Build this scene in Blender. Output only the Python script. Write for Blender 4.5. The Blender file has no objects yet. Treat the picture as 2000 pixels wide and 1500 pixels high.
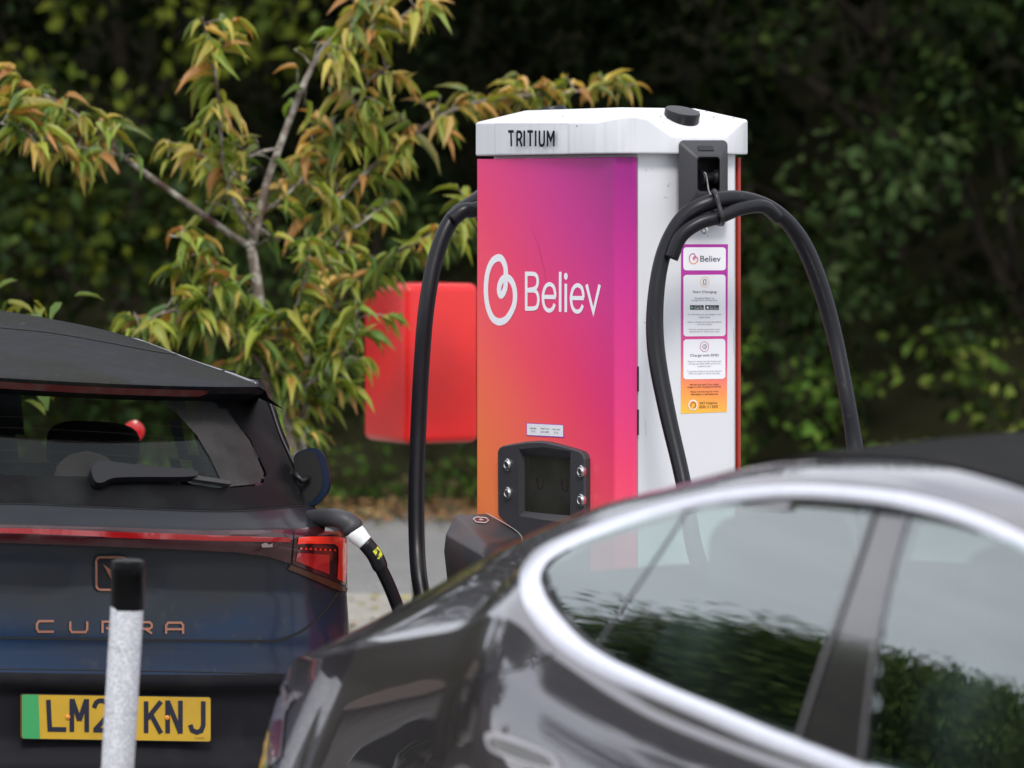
import bpy, bmesh, math, random
import numpy as np
from mathutils import Vector, Matrix
from mathutils.bvhtree import BVHTree
from mathutils.geometry import delaunay_2d_cdt
R = math.radians
random.seed(7); rng = np.random.default_rng(7)
scene = bpy.context.scene
C = scene.collection

# ------------------------------------------------------------------ camera
FPX, CX, CY, CAMZ = 8800.0, 1000.0, 400.0, 1.75      # focal length and principal point measured on the 2000x1500 photo
cd = bpy.data.cameras.new('camera'); cam = bpy.data.objects.new('camera', cd); C.objects.link(cam)
cam.location = (0, 0, CAMZ); cam.rotation_euler = (R(90), 0, 0)
cd.sensor_width = 36; cd.lens = 36 * FPX / 2000
cd.shift_y = -(750 - CY) / 2000
cd.clip_start = 0.1; cd.clip_end = 2000
cd.dof.use_dof = True; cd.dof.focus_distance = 11.65; cd.dof.aperture_fstop = 4.0
scene.camera = cam

# ------------------------------------------------------------------ world: overcast sky
w = bpy.data.worlds.new('World'); scene.world = w; w.use_nodes = True
nt = w.node_tree; nt.nodes.clear()
def N(nt, t, **k):
    n = nt.nodes.new(t)
    for a, b in k.items(): setattr(n, a, b)
    return n
SUN_EL, SUN_AZ = 48.0, 176.0          # azimuth of the sun clockwise from +Y
sky = N(nt, 'ShaderNodeTexSky', sky_type='NISHITA', sun_disc=False)
sky.sun_elevation = R(SUN_EL); sky.sun_rotation = R(SUN_AZ)
tc = N(nt, 'ShaderNodeTexCoord'); mp = N(nt, 'ShaderNodeMapping'); mp.inputs['Scale'].default_value = (1.6, 1.6, 4.5)
nz = N(nt, 'ShaderNodeTexNoise'); nz.inputs['Scale'].default_value = 1.5; nz.inputs['Detail'].default_value = 6; nz.inputs['Roughness'].default_value = .55
rp = N(nt, 'ShaderNodeValToRGB')
rp.color_ramp.elements[0].position = .3; rp.color_ramp.elements[0].color = (.50, .52, .60, 1)
rp.color_ramp.elements[1].position = .72; rp.color_ramp.elements[1].color = (.98, .98, 1.0, 1)
sc_ = N(nt, 'ShaderNodeVectorMath', operation='SCALE'); sc_.inputs['Scale'].default_value = 11.5
mx = N(nt, 'ShaderNodeMix', data_type='RGBA'); mx.inputs['Factor'].default_value = .82
bg = N(nt, 'ShaderNodeBackground'); bg.inputs['Strength'].default_value = .1
out = N(nt, 'ShaderNodeOutputWorld')
L = nt.links.new
L(tc.outputs['Generated'], mp.inputs['Vector']); L(mp.outputs[0], nz.inputs['Vector']); L(nz.outputs['Fac'], rp.inputs['Fac'])
L(rp.outputs['Color'], sc_.inputs[0]); L(sky.outputs[0], mx.inputs['A']); L(sc_.outputs[0], mx.inputs['B'])
L(mx.outputs['Result'], bg.inputs['Color']); L(bg.outputs[0], out.inputs['Surface'])
sd = bpy.data.lights.new('sun', 'SUN'); sun = bpy.data.objects.new('sun', sd); C.objects.link(sun)
sd.energy = 1.4; sd.angle = R(14); sd.color = (1, .965, .91)
az, el = R(SUN_AZ), R(SUN_EL)
sv = Vector((math.sin(az) * math.cos(el), math.cos(az) * math.cos(el), math.sin(el)))
sun.rotation_euler = sv.to_track_quat('Z', 'Y').to_euler(); sun.location = (0, -10, 30)
vs = scene.view_settings; vs.view_transform = 'Standard'; vs.look = 'None'; vs.gamma = 1; vs.exposure = 0.75
scene.cycles.max_bounces = 8; scene.cycles.transparent_max_bounces = 16
scene.cycles.use_denoising = True

# ------------------------------------------------------------------ materials
def srgb(r, g, b):
    f = lambda c: (c / 255) / 12.92 if c / 255 <= .04045 else ((c / 255 + .055) / 1.055) ** 2.4
    return (f(r), f(g), f(b), 1)
def mat(name, col, rough=.5, metal=0, coat=0, spec=.5, coat_rough=.03):
    m = bpy.data.materials.new(name); m.use_nodes = True
    b = m.node_tree.nodes['Principled BSDF']
    b.inputs['Base Color'].default_value = tuple(col[:3]) + (1,)
    b.inputs['Roughness'].default_value = rough; b.inputs['Metallic'].default_value = metal
    b.inputs['Coat Weight'].default_value = coat; b.inputs['Coat Roughness'].default_value = coat_rough
    b.inputs['Specular IOR Level'].default_value = spec
    return m
def bsdf(m): return m.node_tree.nodes['Principled BSDF']
def noise_col(m, c2, scale=20, lo=.4, hi=.7, detail=4, coord='Object', stretch=None, rough2=None):
    """mix the base colour with a second colour through noise (dirt, wear, aggregate, painted reflection)"""
    t = m.node_tree; b = bsdf(m); c1 = tuple(b.inputs['Base Color'].default_value)
    tc = N(t, 'ShaderNodeTexCoord'); nz = N(t, 'ShaderNodeTexNoise'); nz.inputs['Scale'].default_value = scale; nz.inputs['Detail'].default_value = detail
    src = tc.outputs[coord]
    if stretch:
        mp = N(t, 'ShaderNodeMapping'); mp.inputs['Scale'].default_value = stretch; t.links.new(src, mp.inputs['Vector']); src = mp.outputs[0]
    rp = N(t, 'ShaderNodeValToRGB'); rp.color_ramp.elements[0].position = lo; rp.color_ramp.elements[1].position = hi
    mx = N(t, 'ShaderNodeMix', data_type='RGBA'); 
    prev = b.inputs['Base Color'].links
    if prev: t.links.new(prev[0].from_socket, mx.inputs['A'])
    else: mx.inputs['A'].default_value = c1
    mx.inputs['B'].default_value = tuple(c2[:3]) + (1,)
    t.links.new(src, nz.inputs['Vector']); t.links.new(nz.outputs['Fac'], rp.inputs['Fac']); t.links.new(rp.outputs['Color'], mx.inputs['Factor'])
    t.links.new(mx.outputs['Result'], b.inputs['Base Color'])
    if rough2 is not None:
        mr = N(t, 'ShaderNodeMapRange'); mr.inputs['To Min'].default_value = b.inputs['Roughness'].default_value; mr.inputs['To Max'].default_value = rough2
        t.links.new(rp.outputs['Color'], mr.inputs['Value']); t.links.new(mr.outputs[0], b.inputs['Roughness'])
    return m
def add_bump(m, scale=60, strength=.2, dist=.01, detail=4):
    t = m.node_tree; tc = N(t, 'ShaderNodeTexCoord'); nz = N(t, 'ShaderNodeTexNoise'); nz.inputs['Scale'].default_value = scale; nz.inputs['Detail'].default_value = detail
    bp = N(t, 'ShaderNodeBump'); bp.inputs['Strength'].default_value = strength; bp.inputs['Distance'].default_value = dist
    t.links.new(tc.outputs['Object'], nz.inputs['Vector']); t.links.new(nz.outputs['Fac'], bp.inputs['Height']); t.links.new(bp.outputs[0], bsdf(m).inputs['Normal'])
    return m
def speckle(m, col, scale=90, thr=.08, dens=.6):
    """small spots with a shape of their own: bird droppings, grit, water marks"""
    t = m.node_tree; b = bsdf(m); tc = N(t, 'ShaderNodeTexCoord')
    vo = N(t, 'ShaderNodeTexVoronoi'); vo.inputs['Scale'].default_value = scale
    nz = N(t, 'ShaderNodeTexNoise'); nz.inputs['Scale'].default_value = scale * .12; nz.inputs['Detail'].default_value = 3
    lt = N(t, 'ShaderNodeMath', operation='LESS_THAN'); lt.inputs[1].default_value = thr
    gt = N(t, 'ShaderNodeMath', operation='GREATER_THAN'); gt.inputs[1].default_value = dens
    mu = N(t, 'ShaderNodeMath', operation='MULTIPLY'); mx = N(t, 'ShaderNodeMix', data_type='RGBA')
    prev = b.inputs['Base Color'].links
    if prev: t.links.new(prev[0].from_socket, mx.inputs['A'])
    else: mx.inputs['A'].default_value = tuple(b.inputs['Base Color'].default_value)
    mx.inputs['B'].default_value = tuple(col[:3]) + (1,)
    for a, c_ in ((tc.outputs['Object'], vo.inputs['Vector']), (tc.outputs['Object'], nz.inputs['Vector']), (vo.outputs['Distance'], lt.inputs[0]), (nz.outputs['Fac'], gt.inputs[0]), (lt.outputs[0], mu.inputs[0]), (gt.outputs[0], mu.inputs[1]), (mu.outputs[0], mx.inputs['Factor']), (mx.outputs['Result'], b.inputs['Base Color'])):
        t.links.new(a, c_)
    return m
def glass_mat(name, tint, ior=1.6, rough=0.0, boost=1.6):
    m = bpy.data.materials.new(name); m.use_nodes = True; t = m.node_tree; t.nodes.clear()
    o = N(t, 'ShaderNodeOutputMaterial'); ge = N(t, 'ShaderNodeNewGeometry'); dt = N(t, 'ShaderNodeVectorMath', operation='DOT_PRODUCT'); ab = N(t, 'ShaderNodeMath', operation='ABSOLUTE'); iv = N(t, 'ShaderNodeMath', operation='SUBTRACT'); iv.inputs[0].default_value = 1
    pw = N(t, 'ShaderNodeMath', operation='POWER'); pw.inputs[1].default_value = 5; fr = N(t, 'ShaderNodeMath', operation='MULTIPLY_ADD'); f0 = ((ior - 1) / (ior + 1)) ** 2 * boost; fr.inputs[1].default_value = 1 - f0; fr.inputs[2].default_value = f0
    for a_, b_ in ((ge.outputs['Incoming'], dt.inputs[0]), (ge.outputs['Normal'], dt.inputs[1]), (dt.outputs['Value'], ab.inputs[0]), (ab.outputs[0], iv.inputs[1]), (iv.outputs[0], pw.inputs[0]), (pw.outputs[0], fr.inputs[0])): t.links.new(a_, b_)
    tr = N(t, 'ShaderNodeBsdfTransparent'); tr.inputs['Color'].default_value = tuple(tint) + (1,)
    gl = N(t, 'ShaderNodeBsdfGlossy'); gl.inputs['Roughness'].default_value = rough; gl.inputs['Color'].default_value = (.92, 1, .985, 1)
    mx = N(t, 'ShaderNodeMixShader')
    t.links.new(fr.outputs[0], mx.inputs[0]); t.links.new(tr.outputs[0], mx.inputs[1]); t.links.new(gl.outputs[0], mx.inputs[2]); t.links.new(mx.outputs[0], o.inputs['Surface'])
    return m
def leaf_mat(name, transl=.3, rough=.45, tcol=(1.2, 1.3, .6), spec=.5):
    m = bpy.data.materials.new(name); m.use_nodes = True; t = m.node_tree; b = bsdf(m)
    at = N(t, 'ShaderNodeAttribute'); at.attribute_name = 'col'
    t.links.new(at.outputs['Color'], b.inputs['Base Color']); b.inputs['Roughness'].default_value = rough; b.inputs['Specular IOR Level'].default_value = spec
    tl = N(t, 'ShaderNodeBsdfTranslucent'); mul = N(t, 'ShaderNodeVectorMath', operation='MULTIPLY'); mul.inputs[1].default_value = tcol
    mx = N(t, 'ShaderNodeMixShader'); mx.inputs[0].default_value = transl; o = t.nodes['Material Output']
    t.links.new(at.outputs['Color'], mul.inputs[0]); t.links.new(mul.outputs[0], tl.inputs['Color'])
    t.links.new(b.outputs[0], mx.inputs[1]); t.links.new(tl.outputs[0], mx.inputs[2]); t.links.new(mx.outputs[0], o.inputs['Surface'])
    return m

# ------------------------------------------------------------------ object helpers
def tag(o, label=None, cat=None, group=None, kind=None):
    if label: o['label'] = label
    if cat: o['category'] = cat
    if group: o['group'] = group
    if kind: o['kind'] = kind
    return o
def thing(name, label, cat, loc, group=None):
    o = bpy.data.objects.new(name, None); C.objects.link(o); o.location = loc; o.empty_display_size = .1
    return tag(o, label, cat, group)
def adopt(o, parent):
    if parent is not None:
        o.parent = parent
        if parent.type == 'EMPTY': o.matrix_parent_inverse = Matrix.Translation(parent.location).inverted()
    return o
def mesh(name, V, F, m, parent=None, smooth=False, label=None):
    me = bpy.data.meshes.new(name); me.from_pydata([tuple(v) for v in V], [], [tuple(f) for f in F]); me.update()
    if smooth: me.polygons.foreach_set('use_smooth', [True] * len(me.polygons))
    for mm in (m if isinstance(m, (list, tuple)) else [m]): me.materials.append(mm)
    o = bpy.data.objects.new(name, me); C.objects.link(o); adopt(o, parent)
    if label: o['label'] = label
    return o
def from_bm(name, bm, m, parent=None, smooth=False, label=None):
    me = bpy.data.meshes.new(name); bm.to_mesh(me); bm.free()
    if smooth: me.polygons.foreach_set('use_smooth', [True] * len(me.polygons))
    for mm in (m if isinstance(m, (list, tuple)) else [m]): me.materials.append(mm)
    o = bpy.data.objects.new(name, me); C.objects.link(o); adopt(o, parent)
    if label: o['label'] = label
    return o
def bevel_bm(bm, w_, seg=2, ang=25):
    bmesh.ops.remove_doubles(bm, verts=bm.verts, dist=1e-5)
    bmesh.ops.recalc_face_normals(bm, faces=bm.faces)
    es = [e for e in bm.edges if len(e.link_faces) == 2 and e.calc_face_angle(0) > R(ang)]
    bmesh.ops.bevel(bm, geom=es, offset=w_, segments=seg, profile=.5, affect='EDGES', clamp_overlap=True)
    return bm
def poly_bm(V, F):
    bm = bmesh.new(); vs_ = [bm.verts.new(v) for v in V]
    for f in F:
        try: bm.faces.new([vs_[i] for i in f])
        except ValueError: pass
    return bm
def box_bm(P, T, x0, x1, y0, y1, z0, z1):
    """box in local axes mapped by T(x,y,z)->world"""
    V = [T(x, y, z) for x in (x0, x1) for y in (y0, y1) for z in (z0, z1)]
    F = [(0, 1, 3, 2), (4, 6, 7, 5), (0, 4, 5, 1), (2, 3, 7, 6), (0, 2, 6, 4), (1, 5, 7, 3)]
    bm = poly_bm(V, F) if P is None else P
    if P is not None:
        vs_ = [bm.verts.new(v) for v in V]
        for f in F: bm.faces.new([vs_[i] for i in f])
    bmesh.ops.recalc_face_normals(bm, faces=bm.faces)
    return bm
def prism_bm(pts_lo, pts_hi):
    n = len(pts_lo); V = list(pts_lo) + list(pts_hi)
    F = [tuple(range(n)), tuple(range(2 * n - 1, n - 1, -1))] + [(i, (i + 1) % n, n + (i + 1) % n, n + i) for i in range(n)]
    bm = poly_bm(V, F); bmesh.ops.recalc_face_normals(bm, faces=bm.faces); return bm
def W(px, py, Y): return Vector(((px - CX) * Y / FPX, Y, CAMZ - (py - CY) * Y / FPX))
def catmull(P, n=8):
    P = [Vector(p) for p in P]; out_ = []
    for i in range(len(P) - 1):
        a = P[i - 1] if i else P[0] * 2 - P[1]; b, c = P[i], P[i + 1]; d_ = P[i + 2] if i + 2 < len(P) else P[-1] * 2 - P[-2]
        for k in range(n):
            t = k / n
            out_.append(.5 * ((2 * b) + (-a + c) * t + (2 * a - 5 * b + 4 * c - d_) * t * t + (-a + 3 * b - 3 * c + d_) * t ** 3))
    out_.append(P[-1]); return out_
def tube_geo(P, rad, seg=12, cap=True):
    n = len(P); rad = rad if isinstance(rad, (list, tuple)) else [rad] * n
    T0 = (P[1] - P[0]).normalized(); u = T0.orthogonal().normalized(); V = []; F = []
    for i in range(n):
        T = (P[min(i + 1, n - 1)] - P[max(i - 1, 0)]).normalized()
        u = (u - T * u.dot(T)).normalized(); v = T.cross(u)
        for k in range(seg):
            a = 2 * math.pi * k / seg; V.append(P[i] + (u * math.cos(a) + v * math.sin(a)) * rad[i])
    for i in range(n - 1):
        for k in range(seg):
            F.append((i * seg + k, i * seg + (k + 1) % seg, (i + 1) * seg + (k + 1) % seg, (i + 1) * seg + k))
    if cap: F.append(tuple(range(seg - 1, -1, -1))); F.append(tuple((n - 1) * seg + k for k in range(seg)))
    return V, F
def tube(name, P, rad, m, parent=None, seg=12, label=None):
    V, F = tube_geo(P, rad, seg); return mesh(name, V, F, m, parent, True, label)
def disc_stack(name, c, axis, prof, m, parent=None, seg=28, smooth=True, label=None):
    """lathe: prof = [(offset along axis, radius)]"""
    axis = Vector(axis).normalized(); u = axis.orthogonal().normalized(); v = axis.cross(u); V = []; F = []
    for h, r_ in prof:
        for k in range(seg):
            a = 2 * math.pi * k / seg; V.append(Vector(c) + axis * h + (u * math.cos(a) + v * math.sin(a)) * r_)
    for i in range(len(prof) - 1):
        for k in range(seg): F.append((i * seg + k, i * seg + (k + 1) % seg, (i + 1) * seg + (k + 1) % seg, (i + 1) * seg + k))
    F.append(tuple(range(seg - 1, -1, -1))); F.append(tuple((len(prof) - 1) * seg + k for k in range(seg)))
    bm = poly_bm(V, F); bmesh.ops.recalc_face_normals(bm, faces=bm.faces)
    o = from_bm(name, bm, m, parent, smooth, label)
    if smooth: smooth_by_angle(o, 35)
    return o
def smooth_by_angle(o, deg=30):
    me = o.data; bm = bmesh.new(); bm.from_mesh(me)
    for f in bm.faces: f.smooth = True
    for e in bm.edges:
        if len(e.link_faces) == 2 and e.calc_face_angle(0) > R(deg): e.smooth = False
    bm.to_mesh(me); bm.free()

# polygons laid on a real surface: each vertex is found where the sight line of the measured point meets that surface
def pip(x, y, poly):
    c = False; n = len(poly); j = n - 1
    for i in range(n):
        xi, yi = poly[i]; xj, yj = poly[j]
        if (yi > y) != (yj > y) and x < (xj - xi) * (y - yi) / (yj - yi) + xi: c = not c
        j = i
    return c
def fill2d(poly, step, holes=()):
    pts = []; edges = []
    for ring in [poly] + list(holes):
        b0 = len(pts); n = len(ring); rr = []
        for i in range(n):
            x0, y0 = ring[i]; x1, y1 = ring[(i + 1) % n]; k = max(1, int(math.hypot(x1 - x0, y1 - y0) / step))
            for q in range(k): rr.append((x0 + (x1 - x0) * q / k, y0 + (y1 - y0) * q / k))
        pts += rr; edges += [(b0 + i, b0 + (i + 1) % len(rr)) for i in range(len(rr))]
    xs = [p[0] for p in poly]; ys = [p[1] for p in poly]
    nx = int((max(xs) - min(xs)) / step); ny = int((max(ys) - min(ys)) / step)
    if nx * ny < 40000:
        for i in range(1, nx + 1):
            for j in range(1, ny + 1):
                x = min(xs) + (i - .37) * step; y = min(ys) + (j - .41) * step
                if pip(x, y, poly) and not any(pip(x, y, h) for h in holes): pts.append((x, y))
    r_ = delaunay_2d_cdt([Vector(p) for p in pts], edges, [], 0, 1e-6)
    V = [(v.x, v.y) for v in r_[0]]; F = []
    for f in r_[2]:
        cx = sum(V[i][0] for i in f) / len(f); cy = sum(V[i][1] for i in f) / len(f)
        if pip(cx, cy, poly) and not any(pip(cx, cy, h) for h in holes): F.append(tuple(f))
    return V, F
class Surf:
    def __init__(s, verts=None, faces=None, plane=None):
        s.bvh = BVHTree.FromPolygons([tuple(v) for v in verts], faces) if verts is not None else None; s.plane = plane
    def hit(s, px, py):
        o = Vector((0, 0, CAMZ)); d = Vector(((px - CX) / FPX, 1, -(py - CY) / FPX))
        if s.bvh:
            h = s.bvh.ray_cast(o, d.normalized())
            if h[0] is None:
                q = o + d * s.guess; h = s.bvh.find_nearest(q)
            else: s.guess = h[0].y
            n = h[1]
            if n.dot(d) > 0: n = -n
            return h[0], n
        p0, n = s.plane; t = (p0 - o).dot(n) / d.dot(n); return o + d * t, (n if n.dot(d) < 0 else -n)
    guess = 10.
def smooth_poly(pts, n=5):
    P = [Vector((p[0], p[1], 0)) for p in pts]; m_ = len(P); out_ = []
    for i in range(m_):
        a, b, c, d_ = P[i - 1], P[i], P[(i + 1) % m_], P[(i + 2) % m_]
        for k in range(n):
            t = k / n; q = .5 * ((2 * b) + (-a + c) * t + (2 * a - 5 * b + 4 * c - d_) * t * t + (-a + 3 * b - 3 * c + d_) * t ** 3); out_.append((q.x, q.y))
    return out_
def rline(pts, n=6):
    return [(q.x, q.y) for q in catmull([(p[0], p[1], 0) for p in pts], n)]
def decal(name, poly, surf, off, m, parent, step=12, holes=(), th=0.0, smooth=True, label=None):
    V2, F = fill2d(poly, step, holes); V = []; Nn = []
    for x, y in V2:
        p, n = surf.hit(x, y); V.append(p + n * off); Nn.append(n)
    if th > 0:
        n0 = len(V); ec = {}
        for f in F:
            for i in range(len(f)):
                e = (f[i], f[(i + 1) % len(f)]); k = tuple(sorted(e)); ec[k] = None if k in ec else e
        V = V + [V[i] - Nn[i] * th for i in range(n0)]
        F = F + [(e[1], e[0], e[0] + n0, e[1] + n0) for e in ec.values() if e]
    bm = poly_bm(V, F); bmesh.ops.recalc_face_normals(bm, faces=bm.faces)
    o = from_bm(name, bm, m, parent, smooth, label)
    if smooth: smooth_by_angle(o, 40)
    return o
def stroke_poly(pts, w_, closed=False):
    """list of quads (as polygons) following a polyline"""
    P = [Vector((a, b)) for a, b in pts]; n = len(P); Lf = []; Rt = []
    for i in range(n):
        a = P[(i - 1) % n] if (closed or i) else P[i]; b = P[(i + 1) % n] if (closed or i < n - 1) else P[i]
        d1 = (P[i] - a); d2 = (b - P[i])
        if d1.length < 1e-9: d1 = d2
        if d2.length < 1e-9: d2 = d1
        d1 = d1.normalized(); d2 = d2.normalized(); t = (d1 + d2)
        t = t.normalized() if t.length > 1e-6 else d1
        nn = Vector((-t.y, t.x)); k = max(.45, nn.dot(Vector((-d1.y, d1.x)))); h = w_[i] / 2 if isinstance(w_, (list, tuple)) else w_ / 2
        Lf.append(P[i] + nn * h / k); Rt.append(P[i] - nn * h / k)
    return Lf, Rt
def stroke_geo(lines, w_, surf, off, closed=False, xs=1.0):
    V = []; F = []
    for li, ln in enumerate(lines):
        Lf, Rt = stroke_poly([(a_ * xs, b_) for a_, b_ in ln], w_, closed)
        for q_ in Lf + Rt: q_.x /= xs; b = len(V); n = len(ln)
        for ii, (a, c_) in enumerate(zip(Lf, Rt)):
            for q in (a, c_):
                p, nn = surf.hit(q.x, q.y); V.append(p + nn * (off + .00012 * li + .0003 * ii / n))
        for i in range(n if closed else n - 1):
            j = (i + 1) % n; F.append((b + 2 * i, b + 2 * i + 1, b + 2 * j + 1, b + 2 * j))
    return V, F
def strokes(name, lines, w_, surf, off, m, parent, closed=False, label=None, xs=1.0):
    V, F = stroke_geo(lines, w_, surf, off, closed, xs); return mesh(name, V, F, m, parent, False, label)
def ribbon(name, A, B, surf, off, bulge, m, parent, N_=120, K=6, label=None):
    def res(P, n):
        P = [Vector(p) for p in P]; d_ = [0]
        for i in range(1, len(P)): d_.append(d_[-1] + (P[i] - P[i - 1]).length)
        o_ = []
        for k in range(n):
            t = d_[-1] * k / (n - 1); i = max(j for j in range(len(d_)) if d_[j] <= t + 1e-9); i = min(i, len(P) - 2)
            f = (t - d_[i]) / max(1e-9, d_[i + 1] - d_[i]); o_.append(P[i].lerp(P[i + 1], f))
        return o_
    out_A = []; out_B = []
    for i in range(len(A) - 1):
        n = 8; a = catmull([(q[0], q[1], 0) for q in A[max(0, i - 1):i + 3]], n); b = catmull([(q[0], q[1], 0) for q in B[max(0, i - 1):i + 3]], n)
        s0 = n if i > 0 else 0
        out_A += [v.xy for v in a[s0:s0 + n]]; out_B += [v.xy for v in b[s0:s0 + n]]
    out_A.append(Vector(A[-1])); out_B.append(Vector(B[-1])); V = []; F = []; M_ = len(out_A)
    for i in range(M_):
        for j in range(K + 1):
            t = j / K; q = out_A[i].lerp(out_B[i], .14 + .80 * t); p, nn = surf.hit(q.x, q.y)
            V.append(p + nn * (off + bulge * math.sin(math.pi * t)))
    for i in range(M_ - 1):
        for j in range(K): a = i * (K + 1) + j; F.append((a, a + 1, a + K + 2, a + K + 1))
    return mesh(name, V, F, m, parent, True, label)
def text_mesh(name, s, quad, surf, off, m, parent, bold=0.0, align='fit', label=None):
    """lettering as flat mesh fitted into the box quad=(x0,y0,x1,y1, slope) of the measured surface"""
    cu = bpy.data.curves.new('lettering', 'FONT'); cu.body = s; cu.offset = bold; cu.resolution_u = 3
    ob = bpy.data.objects.new('lettering', cu); C.objects.link(ob)
    dg = bpy.context.evaluated_depsgraph_get(); me = bpy.data.meshes.new_from_object(ob.evaluated_get(dg))
    bpy.data.objects.remove(ob); bpy.data.curves.remove(cu)
    co = [v.co.copy() for v in me.vertices]; fs = [tuple(p.vertices) for p in me.polygons]; bpy.data.meshes.remove(me)
    x0, y0, x1, y1, sl = quad; ax = min(c.x for c in co); bx = max(c.x for c in co); ay = min(c.y for c in co); by = max(c.y for c in co)
    V = []
    for c in co:
        t = (c.x - ax) / (bx - ax); x = x0 + (x1 - x0) * t; y = y1 - (c.y - ay) / (by - ay) * (y1 - y0) + sl * (x - x0)
        p, nn = surf.hit(x, y); V.append(p + nn * off)
    return mesh(name, V, fs, m, parent, False, label)
def rrect(x0, y0, x1, y1, r_, n=5, sl=0.0):
    o_ = []
    for cx, cy, a0 in ((x1 - r_, y0 + r_, -90), (x1 - r_, y1 - r_, 0), (x0 + r_, y1 - r_, 90), (x0 + r_, y0 + r_, 180)):
        for k in range(n + 1):
            a = R(a0 + 90 * k / n); o_.append((cx + r_ * math.cos(a), cy + r_ * math.sin(a) + sl * (cx + r_ * math.cos(a) - x0)))
    return o_
def ell(cx, cy, rx, ry, n=20, rot=0): return [(cx + rx * math.cos(2 * math.pi * k / n) * math.cos(rot) - ry * math.sin(2 * math.pi * k / n) * math.sin(rot), cy + rx * math.cos(2 * math.pi * k / n) * math.sin(rot) + ry * math.sin(2 * math.pi * k / n) * math.cos(rot)) for k in range(n)]
def leaf_mesh(name, ctr, dirs, nrm, length, width, cols, m, parent=None, droop=.25, fine=False, edge=None):
    """many leaves as one mesh. Each leaf: pointed blade bent along its length"""
    n = len(ctr); side = np.cross(dirs, nrm); side /= np.linalg.norm(side, axis=1)[:, None] + 1e-9
    if fine: T = [(0, 0, 0), (.22, .36, .05), (.5, .5, .0), (.8, .26, -.1), (1, 0, -.28)]
    else: T = [(0, 0, 0), (.45, .5, .0), (1, 0, -.18)]
    pts = []; F = []
    for t, hw, dz in T:
        if hw == 0: pts.append((t, 0, dz))
        elif fine: pts += [(t, -hw, dz), (t, 0, dz - .07), (t, hw, dz)]
        else: pts += [(t, -hw, dz), (t, hw, dz)]
    if fine: F = [(0, 1, 2), (0, 2, 3)] + [(a, a + 3, a + 4, a + 1) for a in (1, 4)] + [(a + 1, a + 4, a + 5, a + 2) for a in (1, 4)] + [(7, 10, 8), (8, 10, 9)]
    else: F = [(0, 1, 3, 2)]
    P = np.array(pts); k = len(P)
    V = ctr[:, None, :] + dirs[:, None, :] * (P[None, :, 0:1] * length[:, None, None]) + side[:, None, :] * (P[None, :, 1:2] * width[:, None, None]) + nrm[:, None, :] * (P[None, :, 2:3] * length[:, None, None] * (droop / .18 if not fine else droop / .28))
    V = V.reshape(-1, 3)
    loops = []; starts = []; tot = []; base = np.arange(n) * k
    sizes = [len(f) for f in F]; fl = np.concatenate([np.array(f) for f in F])
    loops = (base[:, None] + fl[None, :]).reshape(-1)
    per = np.array(sizes); tot = np.tile(per, n); starts = np.concatenate([[0], np.cumsum(tot)[:-1]])
    me = bpy.data.meshes.new(name); me.vertices.add(len(V)); me.vertices.foreach_set('co', V.astype(np.float32).ravel())
    me.loops.add(len(loops)); me.loops.foreach_set('vertex_index', loops.astype(np.int32)); me.polygons.add(len(tot))
    me.polygons.foreach_set('loop_start', starts.astype(np.int32)); me.polygons.foreach_set('loop_total', tot.astype(np.int32))
    at = me.color_attributes.new('col', 'FLOAT_COLOR', 'POINT'); cc = np.ones((n, k, 4), np.float32); cc[:, :, :3] = cols[:, None, :]
    if edge is not None:
        wgt = np.clip(np.abs(P[:, 1]) * 1.5 + P[:, 0] ** 2 * .8 - .15, 0, 1)[None, :, None] * edge[1][:, None, None]; cc[:, :, :3] = cc[:, :, :3] * (1 - wgt) + edge[0][:, None, :] * wgt
    at.data.foreach_set('color', cc.ravel()); me.update(calc_edges=True); me.validate()
    if fine: me.polygons.foreach_set('use_smooth', [True] * len(me.polygons))
    me.materials.append(m); o = bpy.data.objects.new(name, me); C.objects.link(o); adopt(o, parent); return o
def unit(a): return a / (np.linalg.norm(a, axis=1)[:, None] + 1e-9)
def sub(V, F):
    u_ = sorted({i for f in F for i in f}); mp_ = {a: b for b, a in enumerate(u_)}; return [V[i] for i in u_], [tuple(mp_[i] for i in f) for f in F]
# ------------------------------------------------------------------ ground
def sheet(name, x0, x1, y0, y1, z, m, nx=1, ny=1, wob=0):
    V = []; F = []
    for j in range(ny + 1):
        for i in range(nx + 1):
            x = x0 + (x1 - x0) * i / nx; y = y0 + (y1 - y0) * j / ny
            if j in (0, ny): y += wob * math.sin(x * 2.1 + j) + wob * .6 * math.sin(x * 5.3 + 1)
            V.append((x, y, z))
    for j in range(ny):
        for i in range(nx): a = j * (nx + 1) + i; F.append((a, a + 1, a + nx + 2, a + nx + 1))
    return mesh(name, V, F, m)
m_earth = noise_col(mat('verge_earth', (.055, .06, .025), .95), (.09, .07, .035), 3, .4, .65)
m_asph = noise_col(noise_col(mat('asphalt', (.20, .198, .19), .9), (.26, .25, .235), 1.2, .35, .7), (.07, .07, .07), 90, .5, .62)
add_bump(m_asph, 160, .5, .006)
m_conc = noise_col(noise_col(mat('pale_concrete', (.25, .235, .20), .9), (.33, .31, .27), 2.5, .4, .65), (.16, .15, .09), 14, .55, .7)
tag(sheet('ground', -400, 400, -300, 700, 0, m_earth), kind='structure')
tag(sheet('car_park_surface', -40, 40, -25, 17.4, .004, m_asph, 40, 1), kind='structure')
tag(sheet('road', -60, 60, 19.6, 25.6, .004, m_asph, 120, 1, .12), kind='structure')
bmk = bmesh.new(); box_bm(bmk, lambda x, y, z: Vector((x, y, z)), -40, 40, 17.4, 19.6, -.05, .06)
tag(from_bm('footpath', bmk, m_conc), kind='structure')
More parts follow.
